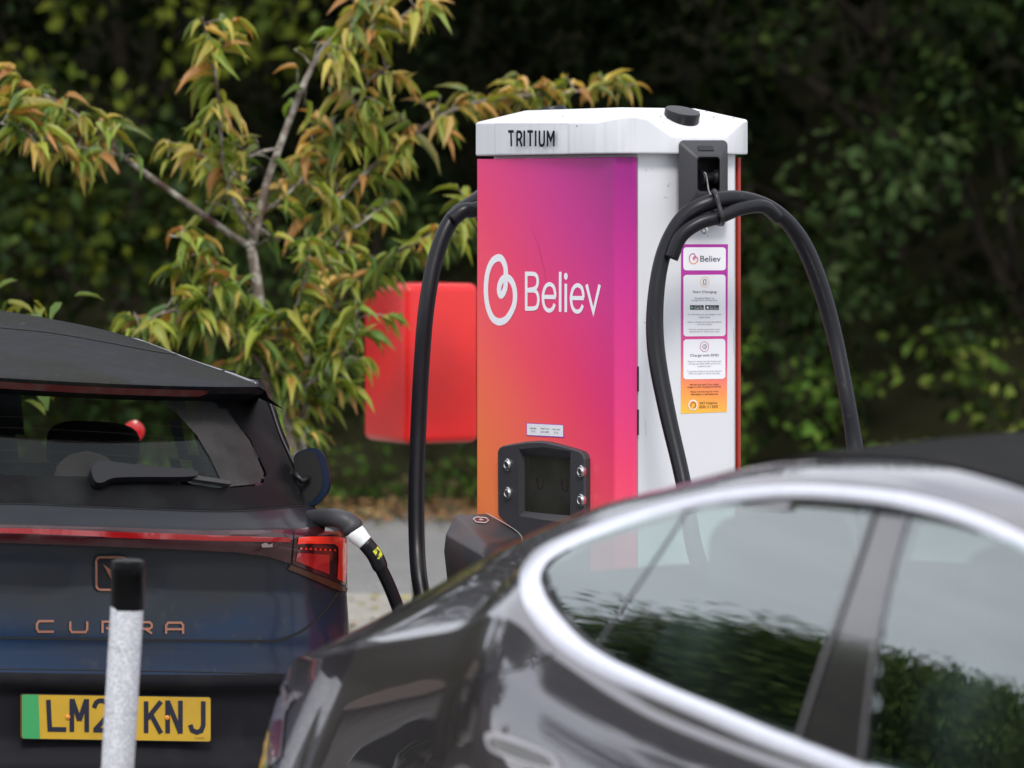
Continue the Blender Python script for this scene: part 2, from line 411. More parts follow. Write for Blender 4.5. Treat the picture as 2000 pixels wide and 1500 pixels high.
# white bay lines
m_paint = noise_col(mat('bay_paint', (.75, .75, .73), .7), (.3, .3, .29), 30, .5, .7)
def quadline(name, a, b, wd, z):
    a = Vector(a); b = Vector(b); t = (b - a).normalized(); nn = Vector((-t.y, t.x, 0)) * wd / 2
    return mesh(name, [a + nn, b + nn, b - nn, a - nn], [(0, 1, 2, 3)], m_paint)
V = []; F = []
for x in (-4.2, -1.0, 2.2, 5.4):
    a = Vector((x, 9.6, .008)); b = Vector((x - 1.6, 12.6 + .2, .008)); t = (b - a).normalized(); nn = Vector((-t.y, t.x, 0)) * .05
    k = len(V); V += [a + nn, b + nn, b - nn, a - nn]; F.append((k, k + 1, k + 2, k + 3))
tag(mesh('bay_markings', V, F, m_paint), kind='structure')

# fallen leaves along the road edge
m_leaf = leaf_mat('woodland_leaf', .22, .6, (1.2, 1.3, .5), .03)
m_litter = leaf_mat('fallen_leaf', .05, .8)
def pal(n, cols, var=.25):
    c = np.array(cols)[rng.integers(0, len(cols), n)]
    return (c * (1 + var * rng.standard_normal((n, 1))).clip(.4, 1.8)).astype(np.float32)
n = 6500
ctr = np.stack([rng.uniform(-6, 6, n), 25.35 + .45 * rng.standard_normal(n), .012 + .05 * rng.random(n)], 1)
a = rng.uniform(0, 2 * np.pi, n); dirs = unit(np.stack([np.cos(a), np.sin(a), rng.normal(0, .25, n)], 1)); nrm = unit(np.cross(dirs, np.stack([-np.sin(a), np.cos(a), rng.normal(0, .4, n)], 1)))
nrm[nrm[:, 2] < 0] *= -1
tag(leaf_mesh('leaf_litter', ctr, dirs, nrm, rng.uniform(.05, .09, n), rng.uniform(.03, .055, n), pal(n, [(.22, .11, .04), (.17, .08, .03), (.25, .16, .06), (.12, .07, .03), (.08, .09, .03)]), m_litter), 'orange brown fallen leaves along the far edge of the road', 'fallen leaves', kind='stuff')
n = 1500
ctr = np.stack([rng.uniform(-4, 4, n), rng.uniform(17.1, 19.9, n), np.full(n, .066)], 1); ctr[ctr[:, 1] > 19.6, 2] = .012; ctr[ctr[:, 1] < 17.4, 2] = .012
a = rng.uniform(0, 2 * np.pi, n); dirs = unit(np.stack([np.cos(a), np.sin(a), rng.normal(0, .2, n)], 1)); nrm = unit(np.stack([rng.normal(0, .3, n), rng.normal(0, .3, n), np.ones(n)], 1))
tag(leaf_mesh('weeds', ctr, dirs, nrm, rng.uniform(.04, .08, n), rng.uniform(.02, .04, n), pal(n, [(.3, .26, .05), (.18, .2, .05), (.3, .18, .07)]), m_litter), 'yellowing weeds and leaves scattered on the pale path', 'weeds', kind='stuff')

# ------------------------------------------------------------------ woodland behind
m_bark = add_bump(noise_col(mat('dark_bark', (.030, .024, .018), .95, spec=.1), (.05, .042, .03), 12), 25, .8, .02)
m_bank = noise_col(mat('bank_earth', (.018, .018, .010), 1, spec=0), (.03, .03, .015), 2)  # near-black albedo carries the shade under the wood
def clump_leaves(clumps, per, size, cols, var=.3, squash=.8):
    cs = []; ks = []
    for (x, y, z, r_, b) in clumps:
        k = int(per * r_ * r_ * 4); d_ = unit(rng.standard_normal((k, 3))); d_[:, 1] -= .25; d_[:, 2] += .2; d_ = unit(d_)
        q = np.array([x, y, z]) + d_ * (r_ * (rng.random((k, 1)) ** .45)) * np.array([1, 1, squash])
        cs.append(q); ks.append(np.stack([d_[:, 0], d_[:, 1], d_[:, 2], np.full(k, b)], 1))
    q = np.concatenate(cs); kk = np.concatenate(ks); n = len(q)
    nrm = unit(kk[:, :3] + np.array([0, -.15, .55]) + .55 * rng.standard_normal((n, 3)))
    dirs = unit(np.cross(nrm, rng.standard_normal((n, 3)))); dirs[:, 2] -= .3; dirs = unit(dirs)
    c = pal(n, cols, var) * kk[:, 3:4].astype(np.float32)
    s_ = rng.uniform(size * .7, size * 1.3, n)
    return q, dirs, nrm, s_, s_ * .62, c
def bank_tree(name, label, cat, cx, wid, ybase, z0, z1, dens, size, cols, gap=.0, trunk=True, bright=(.75, 1.25), seed=1, group=None, rr=(.16, .42)):
    """a tree or bush: crown of leaf clumps whose front is uneven, over a trunk with limbs"""
    global rng
    rng = np.random.default_rng(seed)
    t = thing(name, label, cat, (cx, ybase + 1.2, 0), group)
    cl = []; area = wid * (z1 - z0); k = int(area * dens); ph = rng.uniform(0, 6, 6)
    for i in range(k):
        x = cx + rng.uniform(-wid / 2, wid / 2); z = rng.uniform(z0, z1)
        u = (x - cx) / (wid / 2); v_ = (z - z0) / (z1 - z0)
        edge = max(0, abs(u) - .55) * 1.6
        nn = math.sin(x * 1.7 + ph[0]) * math.sin(z * 2.3 + ph[1]) + .7 * math.sin(x * 4.1 + z * 2.2 + ph[2]) * math.sin(z * 3.7 - x + ph[3])
        if nn < -1.15 + gap * 2 and rng.random() < .93: continue
        y = ybase + .9 * edge + .55 * (0.5 - .5 * nn) + rng.uniform(0, .9)
        cl.append((x, y, z, rng.uniform(*rr), rng.uniform(*bright) * (1 + .1 * nn)))
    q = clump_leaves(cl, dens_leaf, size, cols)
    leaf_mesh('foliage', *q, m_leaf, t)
    if trunk:
        by0 = 0
        rt = random.Random(seed); V = []; F = []
        def add(P, r_):
            v, f = tube_geo(P, r_, 8); b = len(V); V.extend(v); F.extend([tuple(i + b for i in g) for g in f])
        by = ybase + 2.7; top = z1 * .8
        add(catmull([(cx, by, -.1), (cx + .1, by, z1 * .3), (cx - .1, by + .1, top)], 6), [.11 - .07 * i / 12 for i in range(13)])
        for i in range(7):
            zz = z1 * rt.uniform(.15, .7); xx = rt.uniform(-.45, .45) * wid
            add(catmull([(cx, by, zz), (cx + xx * .5, by - rt.uniform(0, .2), zz + .4), (cx + xx, by - rt.uniform(0, .3), zz + rt.uniform(.6, 1.1))], 5), [.045 - .035 * k_ / 10 for k_ in range(11)])
        mesh('trunk', V, F, m_bark, t, True)
    return t
dens_leaf = 80
DG = [(.028, .048, .012), (.018, .034, .010), (.038, .056, .014), (.024, .040, .016)]
OL = [(.085, .105, .013), (.060, .084, .012), (.10, .115, .016), (.042, .062, .012)]
BG = [(.042, .082, .014), (.030, .060, .011), (.056, .090, .016)]
T_ = bank_tree
T_('olive_green_tree', 'olive green tree filling the top left corner behind the thin young tree', 'tree', -2.6, 3.6, 27.2, 1.4, 4.6, 11, .105, OL, .18, seed=11)
T_('shaded_tree', 'very dark shaded tree behind the middle, above the white charger top', 'tree', -.1, 3.0, 28.6, 1.2, 4.8, 8, .11, [(.008, .014, .005), (.012, .019, .006)], .38, seed=12, bright=(.5, 1.0))  # its shade is put into the near-black leaf colours
T_('dark_leafy_tree', 'dark leafy tree with grey green clumps right of the charger', 'tree', 2.5, 3.6, 27.6, 1.0, 4.8, 10, .11, DG, .30, seed=13, bright=(.3, 1.2))
T_('dark_hedge_bush', 'dark green hedge bush seen above the blue car roof', 'bush', -2.9, 2.7, 26.9, .3, 2.2, 12, .10, DG, .12, seed=14, bright=(.7, 1.3))
T_('hedge_bush', 'mid green hedge bush behind the red box and the young tree', 'bush', -.9, 2.3, 26.8, .3, 1.9, 12, .095, [(.024, .041, .012), (.032, .05, .013), (.017, .030, .009)], .12, seed=15, bright=(.6, 1.3))
T_('round_hedge_bush', 'grey green hedge bush directly right of the white charger', 'bush', 1.75, 1.9, 26.6, .3, 2.1, 13, .10, [(.025, .044, .014), (.018, .034, .011), (.034, .050, .018)], .1, seed=16, bright=(.6, 1.4))
T_('hedge_bush', 'dark hedge bush at the right edge above the sedan roof', 'bush', 3.3, 1.7, 26.7, .3, 1.8, 12, .09, DG, .15, seed=17, bright=(.5, 1.2))
T_('low_bright_shrub', 'low bright green shrub at the hedge foot just right of the charger', 'shrub', 1.6, .95, 26.2, .1, .95, 34, .085, [(.06, .12, .018), (.045, .09, .015), (.08, .13, .022)], 0, False, seed=18, rr=(.1, .22))
T_('low_bright_shrub', 'low yellow green shrub just above the sedan roof at the right', 'shrub', 2.9, 1.7, 26.2, .1, .95, 30, .085, [(.085, .125, .022), (.055, .095, .017), (.11, .125, .028)], 0, False, seed=19, rr=(.1, .22))
T_('low_bright_shrub', 'low green shrub under the red box at the edge of the road', 'shrub', -.75, 1.9, 26.1, .1, .70, 26, .06, BG + [(.035, .05, .02)], 0, False, seed=20, rr=(.1, .22))
T_('low_bright_shrub', 'low green shrub seen through the rear window of the blue car', 'shrub', -2.6, 1.9, 26.2, .1, .95, 26, .06, BG, 0, False, seed=21, rr=(.1, .22))
# rising bank and deeper wood behind the first trees
rng = np.random.default_rng(5)
V = []; F = []; nx, ny = 60, 14
for j in range(ny + 1):
    for i in range(nx + 1):
        x = -30 + i; yy = 26.2 + j * .9; zz = .02 + max(0, j - 1) ** 1.25 * .26 + .25 * math.sin(x * .9 + j) * (j > 1)
        V.append((x, yy + .2 * math.sin(x * 1.3), zz))
for j in range(ny):
    for i in range(nx): a = j * (nx + 1) + i; F.append((a, a + 1, a + nx + 2, a + nx + 1))
tag(mesh('bank', V, F, m_bank, smooth=True), kind='structure')
cl = []
for i in range(1900):
    x = rng.uniform(-9, 14); z = rng.uniform(.3, 8); y = 31 + rng.uniform(-1.2, 2.0)
    cl.append((x, y, z, rng.uniform(.35, .8), rng.uniform(.5, 1.1)))
for i in range(1100):      # unseen canopy, added to keep skylight off the trees below
    x = rng.uniform(-8, 12); y = rng.uniform(26.2, 31); z = 4.9 + rng.uniform(0, 2.6)
    cl.append((x, y, z, rng.uniform(.5, .9), rng.uniform(.6, 1.1)))
q = clump_leaves(cl, 13, .17, [(.010, .018, .006), (.016, .025, .007)])  # leaf colours darkened to paint in the shade inside the wood
tag(leaf_mesh('woodland', *q, m_leaf), 'dense dark woodland forming the backdrop behind the hedge and trees, with an unseen canopy added overhead', 'woodland', kind='stuff')
cl = [(random.choice((-1, 1.15)) * rng.uniform(2.9, 11.5), 26.8 + rng.uniform(0, 1.4), 3.6 * rng.random() ** 1.4, rng.uniform(.3, .5), rng.uniform(.6, 1.3)) for i in range(1200)]
q = clump_leaves(cl, 22, .09, DG); tag(leaf_mesh('side_hedge', *q, m_leaf), 'dark green hedge continuing along the road beyond both picture edges', 'hedge', kind='stuff')
cl = [(rng.uniform(-6, 6), 26.0 + rng.uniform(-.1, .5), rng.uniform(.0, .22), rng.uniform(.08, .16), rng.uniform(.6, 1.3)) for i in range(500)]
q = clump_leaves(cl, 110, .06, BG + [(.07, .06, .025)]); tag(leaf_mesh('undergrowth', *q, m_leaf), 'low ragged undergrowth between the fallen leaves and the hedge', 'undergrowth', kind='stuff')

rng = np.random.default_rng(55)
cl = [(rng.uniform(-30, 30), -19 + rng.uniform(-2, 2), rng.uniform(.3, 12) , rng.uniform(.8, 1.5), rng.uniform(.5, 1.3)) for i in range(900)]  # unseen tree belt, added to darken reflections on the cars and plastics
q = clump_leaves(cl, 4, .28, DG); tag(leaf_mesh('added_tree_belt', *q, m_leaf), 'unseen belt of dark trees added behind the viewer to darken reflections', 'trees', kind='stuff')
# ------------------------------------------------------------------ the things the sedan's glass and paint mirror, left of the picture
def big_tree(name, label, x, y, h, rad, cols, seed, kk=230, size=.3, conif=False):
    global rng
    rng = np.random.default_rng(seed); t = thing(name, label, 'tree', (x, y, 0)); cl = []
    for i in range(kk):
        if conif:
            f = rng.random(); r_ = rad * (1 - f) ** .9 + .15; a = rng.uniform(0, 6.28); cl.append((x + r_ * math.cos(a) * .9, y + r_ * math.sin(a) * .9, h * (.12 + .88 * f), .35 + .3 * (1 - f), rng.uniform(.5, 1.3)))
        else:
            d_ = unit(rng.standard_normal((1, 3)))[0] * rng.random() ** .35
            cl.append((x + d_[0] * rad, y + d_[1] * rad, h - rad * .95 + d_[2] * rad * .95, rng.uniform(.3, .6), rng.uniform(.6, 1.35)))
    q = clump_leaves(cl, (190 if size < .08 else 70) if not conif else 40, size, cols); leaf_mesh('crown', *q, m_leaf, t)
    V, F = tube_geo(catmull([(x, y, -.2), (x + .1, y, h * .3), (x, y + .1, h * .75)], 5), [.4 - .3 * i / 10 for i in range(11)], 10); mesh('trunk', V, F, m_bark, t, True)
    return t
big_tree('broad_oak', 'broad round oak mirrored in the rear door glass of the sedan', -12.65, 18.7, 7.0, 1.3, [(.08, .13, .028), (.055, .09, .022), (.11, .15, .045)], 31, 520, .062)
big_tree('round_tree', 'round dark tree mirrored in the rear wing of the sedan', -20.5, 27.5, 7.0, 2.3, DG, 32, 240, .13)
big_tree('conifer', 'narrow conifer mirrored near the tail of the sedan', -17.0, 28.0, 7.0, 1.0, DG, 33, 170, .16, True)
# pale house mirrored low in the paint
m_wall = noise_col(mat('render_wall', (.52, .49, .43), .9), (.42, .39, .34), 4); m_roof = noise_col(mat('brown_roof_tile', (.09, .06, .045), .85), (.14, .1, .08), 9)
hs = thing('pale_house', 'pale rendered house with a dark brown roof mirrored low in the sedan paint', 'house', (-19.5, 33, 0))
def hl(x, y, z): return Vector((-19.5 + x, 33 + y, z))
from_bm('wall', box_bm(None, hl, -2.5, 2.5, -4, 4, 0, 2.7), m_wall, hs)
from_bm('roof', prism_bm([hl(-2.8, -4.3, 2.7), hl(2.8, -4.3, 2.7), hl(0, -4.3, 4.3)], [hl(-2.8, 4.3, 2.7), hl(2.8, 4.3, 2.7), hl(0, 4.3, 4.3)]), m_roof, hs)
m_pane = mat('dark_pane', (.02, .025, .03), .05)
for yy in (-2.6, 0.4, 2.6):
    wf = from_bm('window', box_bm(None, hl, 2.49, 2.56, yy - .6, yy + .6, .95, 2.15), mat('white_frame', (.8, .8, .8), .4), hs)
    from_bm('pane', box_bm(None, hl, 2.54, 2.575, yy - .52, yy + .52, 1.03, 2.07), m_pane, wf)

# ------------------------------------------------------------------ young cherry tree
m_branch = add_bump(noise_col(noise_col(mat('cherry_bark', (.17, .14, .115), .8, spec=.1), (.40, .38, .33), 26, .45, .62), (.09, .05, .045), 9, .5, .7), 60, .5, .004)
m_cherry = leaf_mat('cherry_leaf', .33, .42, (1.25, 1.2, .5), .35)
ty = 15.8; tr = thing('young_cherry_tree', 'thin young tree with drooping green leaves turning yellow and orange', 'tree', W(575, 1478, ty), None)
tr.location.z = 0
rt = random.Random(3)
def br(pts, r0, r1, y0, y1):
    P = [W(p[0], p[1], y0 + (y1 - y0) * i / (len(pts) - 1)) for i, p in enumerate(pts)]
    Q = catmull(P, 6); return Q, [r0 + (r1 - r0) * i / (len(Q) - 1) for i in range(len(Q))]
T0 = ty
main = [
 ([(578, 1478), (576, 1200), (572, 960), (566, 870), (540, 780), (515, 700), (508, 600), (497, 520), (490, 482)], .030, .017, T0, T0),
 ([(490, 482), (440, 450), (370, 400), (300, 350), (240, 305), (200, 268), (150, 225), (95, 190), (20, 160)], .0125, .005, T0, T0 - .5),
 ([(492, 480), (505, 430), (520, 360), (545, 290), (575, 210), (605, 140), (640, 85), (690, 40), (740, -20)], .0155, .007, T0, T0 + .1),
 ([(590, 1300), (592, 1000), (588, 860), (592, 760), (605, 660), (640, 560), (655, 470), (655, 350), (650, 230)], .022, .005, T0 + .1, T0 + .3),
 ([(640, 560), (655, 480), (720, 425), (770, 392)], .009, .004, T0 + .1, T0 + .4),
 ([(600, 660), (660, 590), (720, 535), (775, 490), (830, 465), (900, 430), (960, 400)], .009, .004, T0 + .2, T0 + .1),
 ([(655, 400), (700, 350), (760, 300), (815, 258), (870, 222), (930, 200), (1010, 188), (1100, 182), (1180, 170), (1240, 165)], .010, .004, T0 + .2, T0 + .6),
 ([(640, 110), (700, 90), (760, 50), (810, 15), (850, -20)], .008, .004, T0, T0 + .2),
 ([(500, 470), (470, 420), (440, 350), (432, 280), (428, 200), (415, 120), (400, 60), (395, 35)], .009, .004, T0, T0 - .5),
 ([(545, 790), (500, 700), (440, 640), (380, 615), (320, 610), (260, 650)], .010, .004, T0, T0 - .4),
 ([(430, 640), (415, 560), (405, 500), (380, 470), (330, 460)], .007, .003, T0, T0 - .3),
 ([(240, 305), (170, 290), (100, 275), (50, 255), (0, 240)], .006, .003, T0 - .3, T0 - .6),
 ([(400, 425), (460, 340), (380, 300), (330, 290)], .006, .003, T0, T0 + .2),
 ([(545, 470), (500, 440), (470, 405)], .007, .004, T0 + .1, T0 - .1),
 ([(588, 760), (640, 720), (690, 660), (700, 600)], .008, .003, T0, T0 - .2),
 ([(592, 800), (630, 780), (660, 760), (680, 700)], .007, .003, T0 + .1, T0 + .3),
 ([(515, 700), (560, 640), (585, 580), (600, 520)], .007, .003, T0, T0 - .3),
 ([(508, 600), (470, 580), (430, 560), (400, 590)], .007, .003, T0, T0 - .3),
 ([(655, 300), (690, 230), (720, 160), (760, 130)], .006, .003, T0 + .3, T0 + .1),
 ([(545, 290), (500, 300), (460, 330), (440, 380)], .006, .003, T0, T0 - .2),
 ([(500, 420), (560, 380), (600, 330), (610, 260)], .006, .003, T0, T0 + .4),
]
TV, TF, BV, BF = [], [], [], []
LC = []
for bi, (pts, r0, r1, y0, y1) in enumerate(main):
    Q, rr_ = br(pts, r0, r1, y0, y1); v, f = tube_geo(Q, rr_, 8)
    (V_, F_) = (TV, TF) if bi in (0, 3) else (BV, BF); b = len(V_); V_.extend(v); F_.extend([tuple(i + b for i in g) for g in f])
    # spurs carrying leaves
    Lh = sum((Q[i + 1] - Q[i]).length for i in range(len(Q) - 1)); step = .0175 if bi not in (0,) else .022; acc = 0
    for i in range(len(Q) - 1):
        acc += (Q[i + 1] - Q[i]).length
        while acc > step:
            acc -= step; f_ = i / (len(Q) - 1)
            p = Q[i].lerp(Q[i + 1], rt.random())
            pyy = CY + (CAMZ - p.z) * FPX / p.y; pxx = CX + p.x * FPX / p.y
            if bi == 0 and (pyy < 560 or pyy > 900): continue
            if bi == 3 and pyy > 880: continue
            if bi == 1 and f_ < .42: continue
            if bi == 2 and f_ < .5: continue
            if pyy > 1000: continue
            T = (Q[i + 1] - Q[i]).normalized(); side = Vector((rt.uniform(-1, 1), rt.uniform(-1, 1), rt.uniform(-.5, .8))).normalized()
            if rt.random() < (.5 if bi not in (8,) else .3):
                ln = rt.uniform(.03, .15); e = p + side * ln; v, f = tube_geo([p, p.lerp(e, .5) + Vector((0, 0, .01)), e], [.0028, .0022, .0014], 5); b = len(BV); BV.extend(v); BF.extend([tuple(i_ + b for i_ in g) for g in f])
                k = rt.randint(4, 8)
                for j in range(k): LC.append((p.lerp(e, rt.uniform(.35, 1)), (side + Vector((rt.uniform(-1, 1), rt.uniform(-1, 1), rt.uniform(-.3, .4))) * .9)))
            else:
                for j in range(rt.randint(1, 2)): LC.append((p, Vector((rt.uniform(-1, 1), rt.uniform(-1, 1), rt.uniform(-.2, .6)))))
def segd(x, y, pl):
    m_ = 1e9
    for (ax_, ay_), (bx_, by_) in zip(pl, pl[1:]):
        t_ = max(0, min(1, ((x - ax_) * (bx_ - ax_) + (y - ay_) * (by_ - ay_)) / ((bx_ - ax_) ** 2 + (by_ - ay_) ** 2))); m_ = min(m_, math.hypot(x - ax_ - t_ * (bx_ - ax_), y - ay_ - t_ * (by_ - ay_)))
    return m_
limbs = ([(500, 560), (488, 480), (370, 400), (300, 350), (240, 305)], [(495, 470), (520, 360), (545, 290), (575, 210), (612, 130)])
def keep(c):
    x, y = CX + c[0].x * FPX / c[0].y, CY + (CAMZ - c[0].z) * FPX / c[0].y
    for pl in limbs:
        if min(segd(x, y, pl), segd(x, y + 35, pl), segd(x + c[1].x * 50, y + 30, pl)) < 24 and rt.random() < .88: return False
    return True
LC = [c for c in LC if keep(c)]
mesh('trunk', TV, TF, m_branch, tr, True); mesh('branch', BV, BF, m_branch, tr, True)
rng = np.random.default_rng(42); n = len(LC)
ctr = np.array([tuple(c[0]) for c in LC]); d_ = unit(np.array([tuple(c[1]) for c in LC])); d_[:, 2] = d_[:, 2] * .5 - .12 + .22 * rng.standard_normal(n); d_ = unit(d_)
up = np.tile(np.array([[0, -.25, 1.]]), (n, 1)) + .35 * rng.standard_normal((n, 3)); nrm = unit(up - d_ * (up * d_).sum(1)[:, None])
cols = np.array([(.075, .130, .020), (.12, .175, .026), (.16, .19, .028), (.21, .21, .035), (.27, .22, .05), (.33, .22, .07), (.26, .13, .045), (.055, .105, .026)])
sc01 = ((ctr[:, 2] - 1.3) / 1.1 + .35 * rng.standard_normal(n)).clip(0, 1)   # sun-side tops have turned first
ix = np.where(rng.random(n) < .25 + .6 * sc01, rng.integers(1, 7, n), rng.integers(0, 3, n)); ix = np.where(rng.random(n) < .15, 7, ix)
cc = (cols[ix] * 1.7 * (1 + .18 * rng.standard_normal((n, 1))).clip(.5, 1.6)).astype(np.float32)
rng_d = .85
ecol = (np.array([(.52, .36, .12), (.50, .26, .10), (.42, .36, .09), (.45, .18, .08)])[rng.integers(0, 4, n)] * rng.uniform(.7, 1.2, (n, 1))).astype(np.float32); ewt = (rng.random(n) ** 1.4 * (.25 + .6 * sc01)).astype(np.float32)
lg = rng.uniform(.045, .102, n)* np.where(rng.random(n) < .12, 1.45, 1)
leaf_mesh('foliage', ctr, d_, nrm, lg, lg * rng.uniform(.26, .42, n), cc, m_cherry, tr, droop=rng_d, fine=True, edge=(ecol, ewt))
# small shrub tips showing above the blue car's roof at the far left
rng = np.random.default_rng(77)
sh = thing('leafy_sapling', 'small leafy sapling whose tips show above the blue car roof at the left edge', 'sapling', (-1.75, 14.6, 0))
V, F = tube_geo(catmull([(-1.75, 14.6, 0), (-1.72, 14.6, .8), (-1.62, 14.6, 1.42)], 6), [.012 - .008 * i / 12 for i in range(13)], 6); mesh('stem', V, F, m_branch, sh, True)
n = 95; ctr = np.stack([-1.62 + .13 * rng.standard_normal(n), 14.6 + .15 * rng.standard_normal(n), 1.32 + .09 * rng.standard_normal(n)], 1)
d_ = rng.standard_normal((n, 3)); d_[:, 2] = d_[:, 2] * .4 - .3; d_ = unit(d_); up = np.tile(np.array([[0, -.2, 1.]]), (n, 1)); nrm = unit(up - d_ * (up * d_).sum(1)[:, None])
leaf_mesh('foliage', ctr, d_, nrm, rng.uniform(.07, .12, n), rng.uniform(.03, .045, n), pal(n, [tuple(c) for c in cols[:4]], .15), m_cherry, sh, droop=.42, fine=True)

# ------------------------------------------------------------------ charging station (local: t along the branded front, s along the white side, z up)
K0 = Vector((.29, 11.6, 0)); AV = Vector((-.545, .839, 0)).normalized(); BV_ = Vector((.839, .545, 0)).normalized()
def G(t, s, z): return K0 + AV * t + BV_ * s + Vector((0, 0, z))
def Fs(s=0.0): return Surf(plane=(G(0, s, 0), -BV_))
def Ss(t=0.0): return Surf(plane=(G(t, 0, 0), -AV))
def FL(px, py, s):      # measured point on the plane s=const -> (t,z)
    p, _ = Fs(s).hit(px, py); q = p - K0; return q.dot(AV), q.z
def SL(px, py, t):
    p, _ = Ss(t).hit(px, py); q = p - K0; return q.dot(BV_), q.z
m_white = speckle(noise_col(mat('white_powder_coat', (.69, .70, .73), .38, coat=.2), (.58, .58, .58), 7, .55, .85, stretch=(1, 1, .12)), (.12, .11, .10), 38, .07, .62)
m_capw = speckle(noise_col(mat('white_cap_plastic', (.66, .67, .70), .42), (.58, .58, .60), 40, .5, .85, stretch=(1, 1, .06)), (.05, .05, .05), 26, .085, .60)
m_dark = add_bump(mat('charcoal_plastic', (.042, .042, .047), .45, spec=.35), 900, .25, .0008)
m_blk = mat('black_plastic', (.008, .008, .010), .4, spec=.35)
m_rub = noise_col(add_bump(mat('cable_rubber', (.007, .007, .010), .36, spec=.3), 300, .2, .0006), (.045, .045, .045), 60, .66, .9)
m_steel = mat('steel', (.6, .6, .6), .25, 1)
ev = thing('charging_station', 'tall white rapid charging station with a pink to orange branded front panel', 'charging station', G(.35, .2, 0))
# gradient livery: a printed wrap, purple top right through magenta and red to orange bottom left
def grad_mat(name, origin, ax, az, lx, z0, z1, stops):
    m = mat(name, (1, 1, 1), .36, coat=.08, coat_rough=.15, spec=.3); t = m.node_tree
    g = N(t, 'ShaderNodeNewGeometry'); 
    sub = N(t, 'ShaderNodeVectorMath', operation='SUBTRACT'); sub.inputs[1].default_value = origin
    dx = N(t, 'ShaderNodeVectorMath', operation='DOT_PRODUCT'); dx.inputs[1].default_value = ax
    sz = N(t, 'ShaderNodeSeparateXYZ')
    mr = N(t, 'ShaderNodeMapRange'); mr.inputs['From Min'].default_value = z0; mr.inputs['From Max'].default_value = z1
    mrx = N(t, 'ShaderNodeMapRange'); mrx.inputs['From Min'].default_value = 0; mrx.inputs['From Max'].default_value = lx
    tc = N(t, 'ShaderNodeTexCoord'); nzz = N(t, 'ShaderNodeTexNoise'); nzz.inputs['Scale'].default_value = 2.2; nzz.inputs['Detail'].default_value = 1
    add = N(t, 'ShaderNodeMath', operation='MULTIPLY_ADD'); add.inputs[1].default_value = az[0]
    a2 = N(t, 'ShaderNodeMath', operation='MULTIPLY_ADD'); a2.inputs[1].default_value = az[1]; a2.inputs[2].default_value = az[2]
    a3 = N(t, 'ShaderNodeMath', operation='MULTIPLY_ADD'); a3.inputs[1].default_value = .10
    rp = N(t, 'ShaderNodeValToRGB'); el_ = rp.color_ramp.elements
    while len(el_) > 1: el_.remove(el_[-1])
    for i, (p, c) in enumerate(stops):
        e = el_[0] if i == 0 else el_.new(p); e.position = p; e.color = srgb(*c)
    k = t.links.new
    k(g.outputs['Position'], sub.inputs[0]); k(sub.outputs[0], dx.inputs[0]); k(g.outputs['Position'], sz.inputs[0]); k(sz.outputs['Z'], mr.inputs['Value']); k(dx.outputs['Value'], mrx.inputs['Value'])
    k(mr.outputs[0], a2.inputs[0]); k(mrx.outputs[0], add.inputs[0]); k(a2.outputs[0], add.inputs[2])
    k(tc.outputs['Object'], nzz.inputs['Vector']); k(nzz.outputs['Fac'], a3.inputs[0]); k(add.outputs[0], a3.inputs[2]); k(a3.outputs[0], rp.inputs['Fac']); k(rp.outputs[0], bsdf(m).inputs['Base Color'])
    return m
# value = -x/lx*.62 + (z-z0)/(z1-z0)*.62 + .33 : 0 orange .. 1 purple, x counted from the near edge
m_livery = grad_mat('livery_gradient', G(0, 0, 0), AV, (-.47, .62, .37), .71, .96, 1.87,
    [(0, (255, 140, 80)), (.2, (250, 112, 90)), (.35, (242, 82, 100)), (.5, (230, 64, 110)), (.65, (214, 54, 126)), (.8, (194, 44, 134)), (1.0, (150, 30, 122))])
P_ = [(.71, .036), (.71, .003), (.704, 0), (.050, 0), (.044, .002), (.004, .028), (.001, .034), (.001, .040), (.02, .040), (.02, .044), (.70, .044)]
ztop = FL(1100, 308, 0)[1]
bm = prism_bm([G(t, s, .16) for t, s in P_], [G(t, s, ztop) for t, s in P_]); fp = from_bm('front_panel', bevel_bm(bm, .0012, 1, 40), m_livery, ev)
PR = [(.70, .374), (.70, .405), (.05, .405), (.018, .381), (.018, .374)]
bm = prism_bm([G(t, s, .16) for t, s in PR], [G(t, s, ztop) for t, s in PR]); from_bm('rear_panel', bm, mat('rear_livery', srgb(165, 55, 42), .5), ev, label='orange red panel edge behind the white side')
cabP = [(.012, .048), (.012, .356), (.026, .371), (.690, .371), (.700, .358), (.700, .048)]
bm = prism_bm([G(t, s, .12) for t, s in cabP], [G(t, s, 1.886) for t, s in cabP]); cab = from_bm('cabinet', bevel_bm(bm, .004, 2, 10), m_white, ev)
from_bm('side_seam', box_bm(None, G, .008, .02, .0405, .0475, .16, 1.873), mat('seam_grey', (.22, .22, .24), .5), ev)
from_bm('plinth', bevel_bm(box_bm(None, G, .03, .68, .02, .385, 0, .13), .006), mat('plinth_steel', (.07, .07, .075), .5, .4), ev)
# hinge pieces in the seam
from_bm('hinge', box_bm(None, G, .003, .012, .041, .047, SL(1243, 765, 0)[1], SL(1243, 716, 0)[1]), m_blk, ev)
from_bm('hinge', box_bm(None, G, .003, .012, .041, .047, SL(1243, 850, 0)[1], SL(1243, 800, 0)[1]), m_blk, ev)
# dark frame and bolts showing in the gap below the cap
from_bm('top_frame', box_bm(None, G, .06, .68, .050, .30, ztop - .02, 1.8815), noise_col(mat('galvanised', (.10, .09, .07), .6, .5), (.02, .02, .02), 50, .45, .6), ev)
